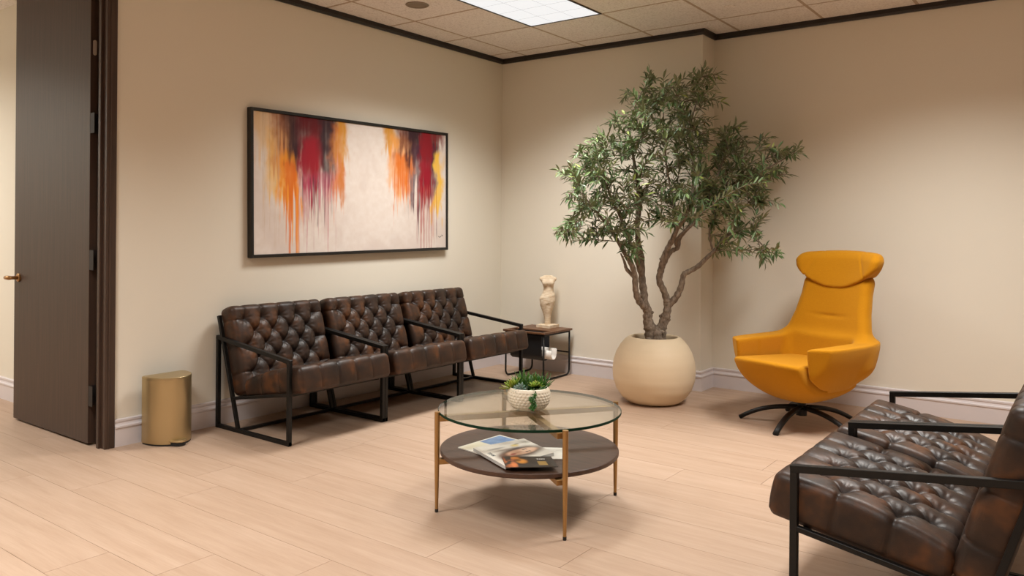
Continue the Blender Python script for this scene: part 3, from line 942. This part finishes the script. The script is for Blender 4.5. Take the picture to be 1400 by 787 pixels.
# statue: headless, armless female torso on a square plinth
sta = thing('torso_statue', 'pale stone female torso statue on a square plinth on the side table', 'statue', (.603, -.135, ht), math.radians(0))
MB().box((-.070, -.070, 0), (.070, .070, .026)).build('plinth', M_stone, sta, bevel=.002)
def torso(x, y, z):
    # elliptical sections: half widths along x (side) and y (depth), centre shift
    zs = np.array([0, .03, .07, .12, .155, .185, .21, .235, .26, .285, .31, .335, .35, .362, .375, .385, .41])
    ax = np.array([.021, .022, .029, .044, .055, .060, .057, .047, .038, .037, .045, .055, .058, .050, .028, .020, .018])
    ay = np.array([.020, .021, .027, .038, .045, .049, .046, .040, .034, .033, .038, .042, .040, .034, .025, .019, .017])
    cx = np.array([.0, .0, -.002, -.005, -.006, -.004, -.002, .003, .005, .004, .001, 0, 0, 0, 0, 0, 0])
    a = np.interp(z, zs, ax); b = np.interp(z, zs, ay); c = np.interp(z, zs, cx)
    # smooth the interpolation
    for dz in (.008, -.008, .014, -.014):
        a = a + np.interp(z + dz, zs, ax); b = b + np.interp(z + dz, zs, ay); c = c + np.interp(z + dz, zs, cx)
    a, b, c = a/5, b/5, c/5
    k = np.sqrt(((x - c)/a)**2 + (y/b)**2)
    d = (k - 1)*np.minimum(a, b)*.9
    for sx in (-1, 1):
        s = np.sqrt((x - sx*.024)**2 + (y + .032)**2 + (z - .318)**2) - .020     # bust
        d = smin(d, s, .018)
        s = np.sqrt((x - sx*.022)**2 + (y - .026)**2 + (z - .185)**2*.8) - .026   # hips behind
        d = smin(d, s, .02)
        s = np.sqrt(((x - sx*.052))**2 + (y)**2 + (z - .350)**2) - .012           # shoulder stumps
        d = smin(d, s, .016)
    # front cleft between the legs and a carved sash
    g = np.sqrt((x*1.0)**2 + (y + .050)**2) - .012 + np.clip(z - .15, 0, 1)*.6
    d = smax(d, -(g), .012)
    sash = np.abs(z - (.215 + .25*x)) - .004
    d = d - .0025*np.exp(-(sash/.006)**2) - .0015*np.exp(-((z - (.165 + .3*x))/.004)**2)
    d = smax(d, z - .375, .004); d = smax(d, -(z), .003)
    return d
me = surfnet(torso, (-.09, -.08, -.006), (.09, .08, .402), .0035)
for v_ in me.vertices: v_.co = Vector((v_.co.x*1.10, v_.co.y*1.10, v_.co.z*1.09))
o = link('figure', me, M_stone, sta, True); o.location = (0, 0, .0262)
o.rotation_euler = (0, 0, math.radians(38))

# ------------------------------------------------------------------ pedal bin
bn = thing('pedal_bin', 'champagne gold half-round pedal bin against the wall by the door frame', 'bin', (.045, -3.205, 0), 0)
def dshape(hw, dp, n=40, r=.018):
    P = []
    for k in range(n + 1):
        a = -PI/2 + PI*k/n
        P.append((r + (dp - r)*math.cos(a)**.92 if math.cos(a) > 1e-6 else r, hw*math.sin(a)))
    for k in range(1, 6):
        a = PI/2*k/5; P.append((r - r*math.sin(a), hw - r*(1 - math.cos(a))))
    for k in range(0, 5):
        a = PI/2*k/5; P.append((r - r*math.cos(a), -hw + r*(1 - math.sin(a))))
    return P
def dloft(levels):
    m = MB(); v = []; f = []
    n = len(dshape(.1, .1))
    for (hw, dp, z, x0) in levels:
        v += [(x + x0, y, z) for x, y in dshape(hw, dp)]
    for i in range(len(levels) - 1):
        for k in range(n): f.append((i*n+k, i*n+(k+1) % n, (i+1)*n+(k+1) % n, (i+1)*n+k))
    f.append(tuple(range(n))[::-1]); f.append(tuple((len(levels)-1)*n+k for k in range(n)))
    m.add(v, f); return m
hw, dp = .128, .195
dloft([(hw - .004, dp - .004, .0, .002), (hw - .004, dp - .004, .012, .002)]).build('base', M_rubber, bn, angle=40)
dloft([(hw, dp, .010, 0), (hw, dp, .3585, 0)]).build('body', M_gold, bn, angle=40)
dloft([(hw - .002, dp - .002, .358, .001), (hw - .002, dp - .002, .360, .001), (hw, dp, .360, 0), (hw, dp, .371, 0), (hw - .0015, dp - .0015, .3735, .001), (hw - .005, dp - .005, .375, .003)]).build('lid', M_gold, bn, angle=30)
pd = MB()
P = [(.160 + .078*math.cos(a)*1.0, -.012 + .048*math.sin(a)) for a in [-PI/2 + PI*k/16 for k in range(17)]]
pd.prism(P, .022, .032)
p_ = pd.build('pedal', M_gold, bn, bevel=.003)
MB().prism([(x - .006, y*.94 + .001) for x, y in P], .004, .022).build('pedal_pad', M_rubber, p_)

# ------------------------------------------------------------------ painting
PA = thing('framed_painting', 'large black-framed abstract painting with red and orange drips on the left wall'.replace('left wall', 'wall above the leather chairs'), 'painting', (0.002, -1.700, 1.498), 0)
PWd, PHt = 1.862, .950
m = MB(); e = .020; dpt = .042
a_, b_ = PWd/2, PHt/2
m.box((0, -a_, -b_), (dpt, -a_ + e, b_)); m.box((0, a_ - e, -b_), (dpt, a_, b_)); m.box((0, -a_ + e, b_ - e), (dpt, a_ - e, b_)); m.box((0, -a_ + e, -b_), (dpt, a_ - e, -b_ + e))
m.build('frame', mat('black_frame', (.010, .009, .008), .4), PA, bevel=.0015, seg=1)
def paint(u, v):
    """u 0..1 left to right, v 0..1 top to bottom"""
    asp = 1.95
    X = u*asp
    wob = (fbm(X*7, v*4.5, 31) - .5)
    wob2 = (fbm(X*24, v*14, 32) - .5)
    tex = fbm(X*30, v*30, 33); stre = fbm(X*90, v*1.4, 34, 3); stre2 = fbm(X*200, v*.8, 35, 2)
    smk = fbm(X*9 + v*2, v*7, 37)
    base = mixa(np.ones(u.shape + (3,))*lin(216, 203, 193), lin(226, 217, 210), tex)
    base = mixa(base, lin(204, 188, 179), sstep(.5, .75, fbm(X*4, v*3, 36))*.5)
    c = base
    def stroke(c, u0, u1, v0, v1, col, al, soft=.02, rag=.10, drip=.0, wob_a=.03, seed=0):
        uu = u + wob*wob_a*2.4 + wob2*wob_a*1.2
        m = sstep(u0 - soft, u0 + soft, uu)*(1 - sstep(u1 - soft, u1 + soft, uu))
        cn = vnoise(X*60 + seed*17, v*0 + seed, 40 + seed); cn2 = vnoise(X*150 + seed*7, v*0, 60 + seed)
        end = v1 + (cn - .5)*rag*2 + drip*np.clip(cn2 - .62, 0, 1)*3
        m = m*sstep(v0 - .03, v0 + .03, v + wob2*.05)*(1 - sstep(end - .05, end + .04, v))
        m = m*np.clip(al*(1.02 + .45*(stre - .5) + .75*(smk - .5)), 0, 1)
        return mixa(c, np.array(col), np.clip(m, 0, 1))
    Y1, Y2 = lin(228, 178, 66), lin(232, 150, 44); OR = lin(214, 108, 24); BR = lin(120, 66, 46)
    PU = lin(52, 24, 32); DR_ = lin(96, 10, 20); CRI = lin(148, 10, 36); PK = lin(178, 66, 96); OC = lin(206, 142, 40)
    # left cascade
    c = stroke(c, .0, .085, -.1, .30, Y1, .45, .02, .12, .1, seed=1)
    c = stroke(c, .05, .16, .10, .55, lin(232, 186, 104), .75, .025, .10, .1, seed=2)
    c = stroke(c, .075, .19, -.1, .42, lin(206, 140, 84), .8, .025, .10, seed=3)
    c = stroke(c, .105, .20, .26, .60, Y2, .85, .02, .10, .3, seed=4)
    c = stroke(c, .125, .185, .33, .60, OR, .85, .018, .10, .4, seed=5)
    c = stroke(c, .09, .20, -.1, .20, BR, .75, .03, .10, seed=6)
    c = stroke(c, .14, .37, -.1, .30, PU, .85, .03, .12, seed=7)
    c = stroke(c, .19, .31, -.1, .36, DR_, .92, .025, .10, seed=8)
    c = stroke(c, .205, .295, .15, .52, CRI, .92, .02, .12, .3, seed=9)
    c = stroke(c, .29, .355, .0, .48, PU, .8, .018, .14, .3, seed=10)
    c = stroke(c, .21, .36, .40, .62, PK, .55, .03, .16, .5, seed=11)
    c = stroke(c, .345, .40, .02, .52, OR, .75, .02, .10, .2, seed=12)
    c = stroke(c, .36, .43, -.1, .30, OC, .85, .022, .12, seed=13)
    c = stroke(c, .37, .40, .15, .60, lin(198, 120, 50), .7, .015, .10, seed=14)
    c = mixa(c, lin(150, 8, 30), ell(u, v, .262, .30, .035, .16, .6)*.8)
    c = mixa(c, lin(44, 24, 34), ell(u, v, .33, .20, .03, .22, .7)*.6*(stre*1.2))
    c = mixa(c, lin(48, 26, 34), ell(u, v, .17, .18, .035, .16, .7)*.6*(stre*1.2))
    # right cascade
    c = stroke(c, .62, .69, -.1, .20, OC, .85, .02, .08, seed=15)
    c = stroke(c, .655, .78, .05, .48, Y2, .7, .02, .14, .15, seed=16)
    c = stroke(c, .69, .79, .20, .52, OR, .8, .02, .12, .2, seed=17)
    c = stroke(c, .70, .80, -.1, .22, BR, .8, .025, .08, seed=18)
    c = stroke(c, .755, .955, -.1, .26, PU, .88, .022, .10, seed=19)
    c = stroke(c, .78, .935, .1, .54, lin(74, 34, 52), .8, .022, .16, .3, seed=20)
    c = stroke(c, .825, .905, -.1, .48, lin(132, 16, 30), .95, .018, .12, .2, seed=21)
    c = stroke(c, .835, .88, .25, .62, CRI, .8, .014, .12, .5, seed=22)
    c = stroke(c, .925, .975, .15, .66, lin(232, 184, 70), .9, .014, .12, .1, seed=23)
    c = stroke(c, .90, .985, -.1, .10, lin(128, 40, 42), .8, .02, .06, seed=24)
    # long thin drips
    r = random.Random(3)
    def drip(c, uc, v0, v1, w_, col, al):
        uu = u - uc - .0006*np.sin(v*30 + uc*90)
        m = np.exp(-(uu/w_)**2)*sstep(v0 - .02, v0 + .05, v)*(1 - sstep(v1 - .06, v1, v))
        return mixa(c, np.array(col), np.clip(m*al, 0, 1))
    for _ in range(16): c = drip(c, r.uniform(.145, .195), .5, r.choice([.8, .95, 1.1, 1.1]), r.uniform(.0012, .0035), Y2 if r.random() < .5 else OR, r.uniform(.4, .9))
    for _ in range(34): c = drip(c, r.uniform(.21, .375), .42, r.uniform(.55, .85), r.uniform(.0008, .0022), PU if r.random() < .45 else PK, r.uniform(.25, .7))
    for _ in range(10): c = drip(c, r.uniform(.20, .37), .5, r.uniform(.85, 1.1), .001, lin(190, 150, 150), .4)
    for _ in range(24): c = drip(c, r.uniform(.80, .94), .45, r.uniform(.62, 1.1), r.uniform(.0008, .002), CRI if r.random() < .6 else lin(190, 110, 90), r.uniform(.3, .75))
    for q in (.838, .856, .873, .892, .905): c = drip(c, q, .45, 1.1, .0018, lin(168, 60, 66), .7)
    for _ in range(14): c = drip(c, r.uniform(.02, .12), -.1, r.uniform(.5, 1.0), .0009, lin(196, 170, 140), .45)
    for _ in range(14): c = drip(c, r.uniform(.67, .79), .3, r.uniform(.48, .62), r.uniform(.001, .002), OR, .6)
    # signature scribble
    for a, b, s_ in ((.955, .905, 1), (.966, .903, -1), (.976, .893, 1)):
        k = np.exp(-((u - a)/.004)**2)*np.exp(-((v - b - s_*(u - a)*.9)/.0035)**2); c = mixa(c, lin(40, 34, 34), np.clip(k*1.4, 0, 1))
    return np.clip(c, 0, 1)
nu, nvv = 520, 240
uu, vv = np.meshgrid(np.linspace(0, 1, nu), np.linspace(0, 1, nvv), indexing='ij')
colr = paint(uu, vv).reshape(-1, 3)
ia, ib = a_ - e - .001, b_ - e - .001
V = np.stack([np.full(uu.size, .033), (-ia + 2*ia*uu).ravel(), (ib - 2*ib*vv).ravel()], 1)
idx = np.arange(nu*nvv).reshape(nu, nvv)
F = np.stack([idx[:-1, :-1], idx[:-1, 1:], idx[1:, 1:], idx[1:, :-1]], -1).reshape(-1, 4)
nV = len(V); V = np.concatenate([V, [[.01, -ia, ib], [.01, ia, ib], [.01, ia, -ib], [.01, -ia, -ib]]])
Fl = F.tolist() + [[nV, nV+1, nV+2, nV+3]]
def edge(ids, a, b): return [list(map(int, ids)) + [b, a]]
Fl += edge(idx[:, 0], nV, nV+1) + edge(idx[-1, :], nV+1, nV+2) + edge(idx[::-1, -1], nV+2, nV+3) + edge(idx[0, ::-1], nV+3, nV)
me = bpy.data.meshes.new('canvas'); me.from_pydata(V.tolist(), [], Fl); me.update()
full = np.ones((len(V), 4), np.float32); full[:nV, :3] = colr; full[nV:, :3] = .8
ca = me.color_attributes.new('paint', 'FLOAT_COLOR', 'POINT'); ca.data.foreach_set('color', full.ravel())
link('canvas', me, M_canvas, PA)
PA.rotation_euler = (math.radians(.7), 0, 0)

# ------------------------------------------------------------------ yellow swivel armchair (front = local -Y)
YC = thing('swivel_armchair', 'mustard yellow wool swivel armchair with winged headrest', 'armchair', (2.818, -.565, 0), math.radians(-19.5))
def bowl(x, y, z, grow=0):
    rx, ry, rz, yc, zc = .380 + grow, .415 + grow, .400 + grow, .005, .555
    k = (np.abs(x/rx)**3.2 + np.abs((y - yc)/ry)**3.2)**(2/3.2)
    zz = np.clip((zc - z)/rz, 0, None)
    return (np.sqrt(k + zz**2) - 1)*.34
def rbox(x, y, z, c, h, r):
    qx = np.abs(x - c[0]) - h[0] + r; qy = np.abs(y - c[1]) - h[1] + r; qz = np.abs(z - c[2]) - h[2] + r
    return np.sqrt(np.clip(qx, 0, None)**2 + np.clip(qy, 0, None)**2 + np.clip(qz, 0, None)**2) + np.minimum(np.maximum(np.maximum(qx, qy), qz), 0) - r
INW = .246
def backslab(x, y, z, th, z_lo, z_hi, wf, kx=.55):
    yc = .262 + (z - .42)*.31 - kx*x**2
    w = wf(z)
    dx = np.abs(x) - w; dy = np.abs(y - yc) - th/2; dz = np.maximum(z_lo - z, z - z_hi)
    r = th*.48
    q = [np.clip(d + r, 0, None) for d in (dx, dy, dz)]
    return np.sqrt(q[0]**2 + q[1]**2 + q[2]**2) + np.minimum(np.maximum(np.maximum(dx + r, dy + r), dz + r), 0) - r
wback = lambda z: np.interp(z, [.38, .50, .58, .68, .80, .92, 1.0], [.34, .325, .29, .262, .244, .242, .242])
def shell(x, y, z):
    d = bowl(x, y, z)
    d = smax(d, z - (.526 + .012*(y + .2)), .010)
    d = smax(d, -(y + .315 - .75*np.clip(np.abs(x) - INW, 0, 1) + .12*(z - .5))*.8, .008)             # arm fronts
    cut = rbox(x, y, z, (0, -.22, .62), (INW, .44, .36), .05)
    d = smax(d, -cut, .025)
    d = smax(d, -rbox(x, y, z, (0, -.40, .26), (INW, .30, .34), .01), .012)   # room for the seat at the front
    b = backslab(x, y, z, .125, .34, .93, wback)
    d = smin(d, b, .075)
    # waist crease on the inner back
    d = d + .008*np.exp(-((z - .665 - .35*x**2)/.012)**2)*np.exp(-(x/.11)**2)
    return d
me = surfnet(shell, (-.47, -.50, .15), (.47, .55, .97), .0085)
link('shell', me, M_wool, YC, True)
def seat(x, y, z):
    d = bowl(x, y, z, .012)
    d = smax(d, np.abs(x) - (INW - .006), .016)
    d = smax(d, z - (.425 - .05*(y + .2) - .12*x**2), .030)
    d = smax(d, y - .22, .01)
    return d
me = surfnet(seat, (-.32, -.52, .15), (.32, .28, .48), .0085)
link('seat_cushion', me, M_wool, YC, True)
whead = lambda z: np.interp(z, [.80, .86, .90, .94, .98, 1.02, 1.06, 1.10], [.240, .242, .254, .274, .292, .302, .302, .284])
def head(x, y, z):
    yc = .262 + (z - .42)*.31 - .85*np.abs(x)**2 - .006
    w = whead(z); th = .136
    zlo = .842 + 1.5*x**2
    dx = np.abs(x) - w; dy = np.abs(y - yc) - th/2; dz = z - (1.085 - .22*x**2)
    r = .058
    q = [np.clip(d + r, 0, None) for d in (dx, dy, dz)]
    d = np.sqrt(q[0]**2 + q[1]**2 + q[2]**2) + np.minimum(np.maximum(np.maximum(dx + r, dy + r), dz + r), 0) - r
    d = smax(d, (zlo - z)*.8, .016)
    return d + .006*np.exp(-((np.abs(x) - (.145 + .42*(1.08 - z)))/.007)**2)
me = surfnet(head, (-.36, 0, .80), (.36, .58, 1.13), .0085)
hd_ = link('headrest', me, M_wool, YC, True)
cb = MB()
cb.tube([(0, 0, .085), (0, 0, .19)], .026, 24); cb.tube([(0, 0, .06), (0, 0, .118)], .033, 24)
cb.build('column', M_black, YC, angle=40)
for k in range(5):
    a = math.radians(192 + 72*k) - YC.rotation_euler[2]
    d = Vector((math.cos(a), math.sin(a), 0)); P = []; rd = []
    for q in range(11):
        tt = q/10; rr = .02 + .355*tt
        P.append(d*rr + Vector((0, 0, .108 - .012*tt - .088*tt**2.6)))
        rd.append(.021 - .003*tt)
    m = MB(); m.tube(P, rd, 12, flat=.75)
    m.build('leg', M_black, YC, smooth=True)

# ------------------------------------------------------------------ potted olive tree
TP = Vector((1.79, -.547, 0))
ot = thing('potted_olive_tree', 'tall olive tree in a round cream pot beside the yellow chair', 'potted tree', TP)
prof = [(.0005, .0), (.150, .0), (.185, .008), (.225, .04), (.262, .095), (.284, .16), (.289, .225), (.283, .29), (.264, .35), (.236, .40), (.205, .437), (.185, .453), (.174, .459), (.166, .459), (.160, .452), (.158, .43), (.160, .38)]
pts = []
for i in range(len(prof) - 1):
    for q in range(3): pts.append((prof[i][0] + (prof[i+1][0] - prof[i][0])*q/3, prof[i][1] + (prof[i+1][1] - prof[i][1])*q/3))
pts.append(prof[-1])
MB().lathe(pts, 96).build('pot', M_pot, ot, smooth=True)
MB().lathe([(.161, .400), (.1, .406), (.05, .410), (.0005, .411)], 40).build('soil', M_soil, ot, smooth=True)
PX = 193.9
def tp(px, py, w):   # photo measure (about the pot) -> metres around the trunk; w = depth toward the viewer side
    k = 1 - w/5.57
    a = (px - 893.6)/PX*k; z = 1.208 - (py - 314.3 - (px - 893.6)*.008)/PX*k
    return rgt*a - fwd*w + Vector((0, 0, z))
def smooth_path(P, R, n=6):
    out = []; ro = []
    for i in range(len(P) - 1):
        p0 = P[max(i-1, 0)]; p1 = P[i]; p2 = P[i+1]; p3 = P[min(i+2, len(P)-1)]
        for q in range(n):
            t_ = q/n
            out.append(.5*((2*p1) + (p2 - p0)*t_ + (2*p0 - 5*p1 + 4*p2 - p3)*t_*t_ + (3*p1 - p0 - 3*p2 + p3)*t_**3))
            ro.append(R[i] + (R[i+1] - R[i])*t_)
    out.append(P[-1]); ro.append(R[-1]); return out, ro
BR_ = [
 # trunk + left stem
 ([(892,470,0),(889,452,0),(885,438,.0),(884,424,.0),(879,415,.01)], [.050,.045,.035,.031,.030]),
 ([(904,470,0),(903,452,0),(907,438,.0),(911,424,.01),(911,410,.01)], [.036,.036,.032,.029,.026]),
 ([(897,470,.02),(896,455,.02),(895,446,.0)], [.045,.04,.02]),
 # A : thin left
 ([(881,420,.01),(871,411,.05),(865,396,.08),(863,378,.10),(858,362,.12),(849,348,.13),(838,330,.15),(822,308,.18),(800,282,.22),(782,262,.24)], [.027,.024,.021,.020,.019,.016,.013,.010,.007,.004]),
 ([(864,380,.1),(852,368,.10),(848,358,.12),(842,346,.14)], [.014,.012,.009,.005]),
 # B : left upright
 ([(880,418,.01),(879,400,.0),(877,380,-.02),(877,352,-.05),(873,330,-.07),(872,308,-.08),(875,285,-.10),(873,250,-.12),(866,205,-.12),(862,165,-.12),(880,120,-.1)], [.028,.026,.024,.021,.019,.018,.016,.013,.010,.007,.003]),
 ([(877,378,-.02),(869,360,.04),(866,348,.08),(856,334,.12),(850,318,.16),(835,290,.22),(818,255,.26),(805,225,.26)], [.019,.017,.015,.013,.010,.008,.006,.003]),
 # C : middle
 ([(911,412,.01),(906,398,.02),(899,383,.03),(901,368,.04),(904,352,.06),(908,340,.08),(915,325,.10),(920,312,.12),(930,296,.14),(938,270,.16),(940,230,.16),(935,180,.14),(948,130,.10)], [.026,.023,.022,.022,.021,.019,.017,.015,.013,.011,.009,.006,.003]),
 ([(902,366,.04),(910,352,.0),(917,343,-.02),(926,338,-.03),(929,325,-.04),(940,312,-.05),(952,294,-.06),(970,276,-.05),(990,258,-.02),(1012,244,.02),(1040,232,.06),(1068,216,.08),(1085,207,.08)], [.019,.017,.016,.015,.014,.012,.011,.009,.008,.007,.006,.004,.003]),
 ([(914,327,.1),(919,315,.12),(917,300,.14),(912,270,.14),(905,230,.12),(902,180,.1),(900,140,.08)], [.010,.010,.008,.007,.006,.004,.003]),
 ([(926,338,-.03),(922,330,.0),(930,318,.04),(944,305,.06),(960,282,.08),(975,240,.1),(990,200,.1)], [.011,.011,.010,.009,.007,.005,.003]),
 # D : right
 ([(912,418,.01),(922,406,.03),(928,392,.05),(931,376,.06),(936,372,.06),(950,364,.07),(962,352,.08),(974,340,.09),(984,326,.10),(1000,316,.12),(1020,318,.13),(1040,340,.13)], [.022,.023,.021,.019,.018,.017,.015,.013,.010,.007,.005,.003]),
 ([(970,344,.09),(966,318,.06),(972,290,.04),(985,262,.02),(1000,235,.0)], [.007,.007,.006,.005,.003]),
 ([(984,326,.1),(996,302,.14),(1012,280,.16),(1030,262,.16)], [.008,.007,.005,.003]),
]
bk = MB(); SK = []
rb = random.Random(5)
for P, Rr in BR_:
    Q, R_ = smooth_path([tp(*p) for p in P], Rr)
    R2 = []
    for i, r in enumerate(R_):
        R2.append(r*(1 + .10*math.sin(i*1.9 + len(P)) + rb.uniform(-.05, .08)))
    bk.tube(Q, R2, 12)
    for q, r in zip(Q, R_):
        if r < .0165: SK.append((q, r))
# knots
for P, Rr in BR_[:12]:
    Q, R_ = smooth_path([tp(*p) for p in P], Rr)
    for _ in range(3):
        i = rb.randrange(2, len(Q) - 2); r = R_[i]
        if r < .012: continue
        a = rb.uniform(0, 2*PI); d = Vector((math.cos(a), math.sin(a), .2)).normalized()
        bk.tube([Q[i], Q[i] + d*r*1.15, Q[i] + d*r*1.45], [r*.6, r*.42, r*.15], 8)
# crown regions: (px, py, radius px, depth)
CL = [(884,108,16,.0),(880,135,24,.0),(912,125,18,.05),(945,120,22,.0),(966,104,14,0),(968,135,14,0),(940,155,26,.05),(905,160,30,.05),(868,170,26,.0),(845,180,24,.05),(838,205,26,.1),(806,200,18,.1),(795,222,24,.15),(782,240,16,.15),(815,235,28,.1),(775,275,14,.15),(800,268,26,.2),(772,312,16,.2),(764,318,9,.22),(776,322,10,.22),(764,235,8,.15),(800,305,26,.2),(828,295,28,.2),(845,262,30,.1),(848,325,20,.25),(855,345,10,.25),(880,250,28,.0),(876,205,30,.0),(908,205,30,.1),(935,190,28,.1),(905,250,28,.15),(938,235,28,.15),(930,275,26,.15),(905,295,22,.2),(955,262,24,.1),(870,295,20,.1),
      (998,185,20,.0),(975,200,22,-.05),(985,225,28,.0),(1015,205,18,.0),(1040,202,15,.05),(1065,208,14,.08),(1082,208,10,.08),(1045,235,20,.05),(1072,232,10,.05),(1020,235,24,.05),(1000,255,26,.05),(970,255,24,.05),(1030,262,20,.1),(1040,280,14,.1),(1010,285,24,.1),(980,285,24,.1),(960,300,20,.1),(995,312,22,.12),(1022,310,20,.12),(1030,335,14,.13),(1010,335,18,.13),(985,335,14,.12),(1045,348,9,.13)]
tw = MB(); LV = []
rt = random.Random(21)
TW_SK = [p for p, r in SK]
def in_room(p):
    w = p + TP
    if w.x < .06: return False
    lim = -.05 if w.x < W1 + .08 else .17
    return w.y < lim
cnt = 0
tips = []
for (px, py, rp, w) in CL:
    n = max(4, int(rp*rp/36))
    for _ in range(n):
        for _try in range(20):
            a = rt.uniform(0, 2*PI); q = rp*math.sqrt(rt.random())
            dw = w + rt.gauss(0, .17)
            dw = max(-.42, min(.50, dw))
            p = tp(px + q*math.cos(a), py + q*math.sin(a), dw)
            if in_room(p) and in_room(p + Vector((0, .05, 0))): break
        else: continue
        tips.append(p)
ctr = Vector((0, 0, 1.25))
for p in tips:
    # nearest stem point lying below / inward of the tip
    best = None; bd = 9
    for s_ in TW_SK:
        v_ = p - s_; d_ = v_.length
        if d_ < .06: continue
        pen = d_ + max(0, -v_.z)*1.6 + max(0, (s_ - ctr).length - (p - ctr).length)*1.0
        if pen < bd: bd = pen; best = s_
    b = best; v_ = p - b; ln = v_.length
    out = (p - ctr); out.z *= .7; out.normalize()
    mid = b + v_*.5 + Vector((0, 0, .06*ln)) + Vector((rt.uniform(-.1, .1), rt.uniform(-.1, .1), rt.uniform(-.05, .05)))*ln
    Q, R_ = smooth_path([b, mid, p], [.0042, .0028, .0012], 6)
    tw.tube(Q, R_, 5, cap=False)
    TW_SK.append(Q[6]); TW_SK.append(Q[9])
    # leaves along the outer part
    L_ = min(ln, .27); acc = 0; i = len(Q) - 1; k = rt.randrange(4)
    LV.append((Q[-1], (Q[-1] - Q[-2]).normalized(), 1.0))
    dist_ = 0; nxt = .012
    while i > 0 and dist_ < L_:
        seg = (Q[i] - Q[i-1]); sl_ = seg.length
        while nxt < dist_ + sl_ and nxt < L_:
            f_ = (nxt - dist_)/sl_
            pos = Q[i] - seg*f_; dr_ = seg.normalized()
            az = k*PI/2 + rt.uniform(-.4, .4); k += 1
            s1 = dr_.cross(Vector((.3, .2, 1))).normalized(); s2 = dr_.cross(s1)
            for sg in (1, -1):
                if rt.random() < .12: continue
                side = (s1*math.cos(az) + s2*math.sin(az))*sg
                dd = (dr_*rt.uniform(.45, .95) + side*rt.uniform(.6, .95)).normalized()
                LV.append((pos, dd, rt.uniform(.7, 1.05)))
            nxt += rt.uniform(.014, .022)
        dist_ += sl_; i -= 1
bk.add(tw.v, tw.f)
bk.build('trunk', M_bark, ot, smooth=True)
V = []; F = []; col = []
GA = np.array(srgb(66, 88, 50)[:3]); GB = np.array(srgb(106, 128, 80)[:3]); GC = np.array(srgb(160, 174, 96)[:3])
for (p, d, s_) in LV:
    ln = .075*s_*rt.uniform(.8, 1.15); wd = .0175*s_*rt.uniform(.85, 1.2)
    up = Vector((0, 0, 1)) + Vector((rt.uniform(-.6, .6), rt.uniform(-.6, .6), rt.uniform(-.2, .3)))
    sd = d.cross(up)
    if sd.length < 1e-3: continue
    sd.normalize(); nr_ = sd.cross(d).normalized()
    dro = rt.uniform(-.28, .05)
    if not in_room(p + d*ln + Vector((0, .02, 0))): continue
    n0 = len(V)
    C_ = [p, p + d*ln*.30 + nr_*(dro*ln*.09), p + d*ln*.65 + nr_*(dro*ln*.42), p + d*ln + nr_*(dro*ln)]
    fold = .22*wd
    V += [C_[0], C_[1] - sd*wd*.42 + nr_*fold, C_[1], C_[1] + sd*wd*.42 + nr_*fold, C_[2] - sd*wd*.45 + nr_*fold, C_[2], C_[2] + sd*wd*.45 + nr_*fold, C_[3]]
    F += [(n0, n0+2, n0+1), (n0, n0+3, n0+2), (n0+1, n0+2, n0+5, n0+4), (n0+2, n0+3, n0+6, n0+5), (n0+4, n0+5, n0+7), (n0+5, n0+6, n0+7)]
    t_ = rt.random(); c_ = GA*(1 - t_) + GB*t_
    if rt.random() < .05: c_ = GC
    c_ = c_*rt.uniform(.85, 1.15)
    col += [(*c_, 1)]*8
me = bpy.data.meshes.new('foliage'); me.from_pydata([tuple(x) for x in V], [], F); me.update()
ca = me.color_attributes.new('tint', 'FLOAT_COLOR', 'POINT'); ca.data.foreach_set('color', np.array(col, np.float32).ravel())
link('foliage', me, M_leaf, ot, True)
# a few small olives
M_olive = mat('ripening_olive', srgb(140, 104, 40), .35)
for _ in range(12):
    p, d, s_ = LV[rt.randrange(len(LV))]
    c = p + Vector((0, 0, -.012))
    MB().lathe([(.0002, -.009), (.0045, -.006), (.0062, 0), (.0045, .006), (.0002, .009)], 8, tuple(c)).build('olive', M_olive, ot, smooth=True)

# ------------------------------------------------------------------ camera, world, view
cam = bpy.data.cameras.new('camera'); co = bpy.data.objects.new('camera', cam); C.objects.link(co)
yaw, roll, fpx = -.64211, .00796, 1080.2
f = Vector((math.sin(yaw), math.cos(yaw), 0)); r = Vector((math.cos(yaw), -math.sin(yaw), 0)); u = r.cross(f)
r2 = r*math.cos(roll) + u*math.sin(roll); u2 = -r*math.sin(roll) + u*math.cos(roll)
Mx = Matrix((( r2.x, u2.x, -f.x, 4.32139), (r2.y, u2.y, -f.y, -5.61681), (r2.z, u2.z, -f.z, 1.20793), (0, 0, 0, 1)))
co.matrix_world = Mx
cam.sensor_width = 36; cam.sensor_fit = 'HORIZONTAL'; cam.lens = 36*fpx/1400
cam.shift_y = -80.54/1400
cam.clip_start = .05
sc.camera = co
wd_ = bpy.data.worlds.new('world'); sc.world = wd_; wd_.use_nodes = True
wd_.node_tree.nodes['Background'].inputs['Color'].default_value = (.5, .46, .42, 1); wd_.node_tree.nodes['Background'].inputs['Strength'].default_value = .1
vs = sc.view_settings; vs.view_transform = 'Standard'; vs.look = 'None'; vs.gamma = 1; vs.use_curve_mapping = False; vs.exposure = 0
cy = sc.cycles
cy.use_denoising = True; cy.max_bounces = 10; cy.diffuse_bounces = 6; cy.glossy_bounces = 4; cy.transparent_max_bounces = 12
cy.caustics_reflective = False; cy.caustics_refractive = False; cy.sample_clamp_indirect = 6
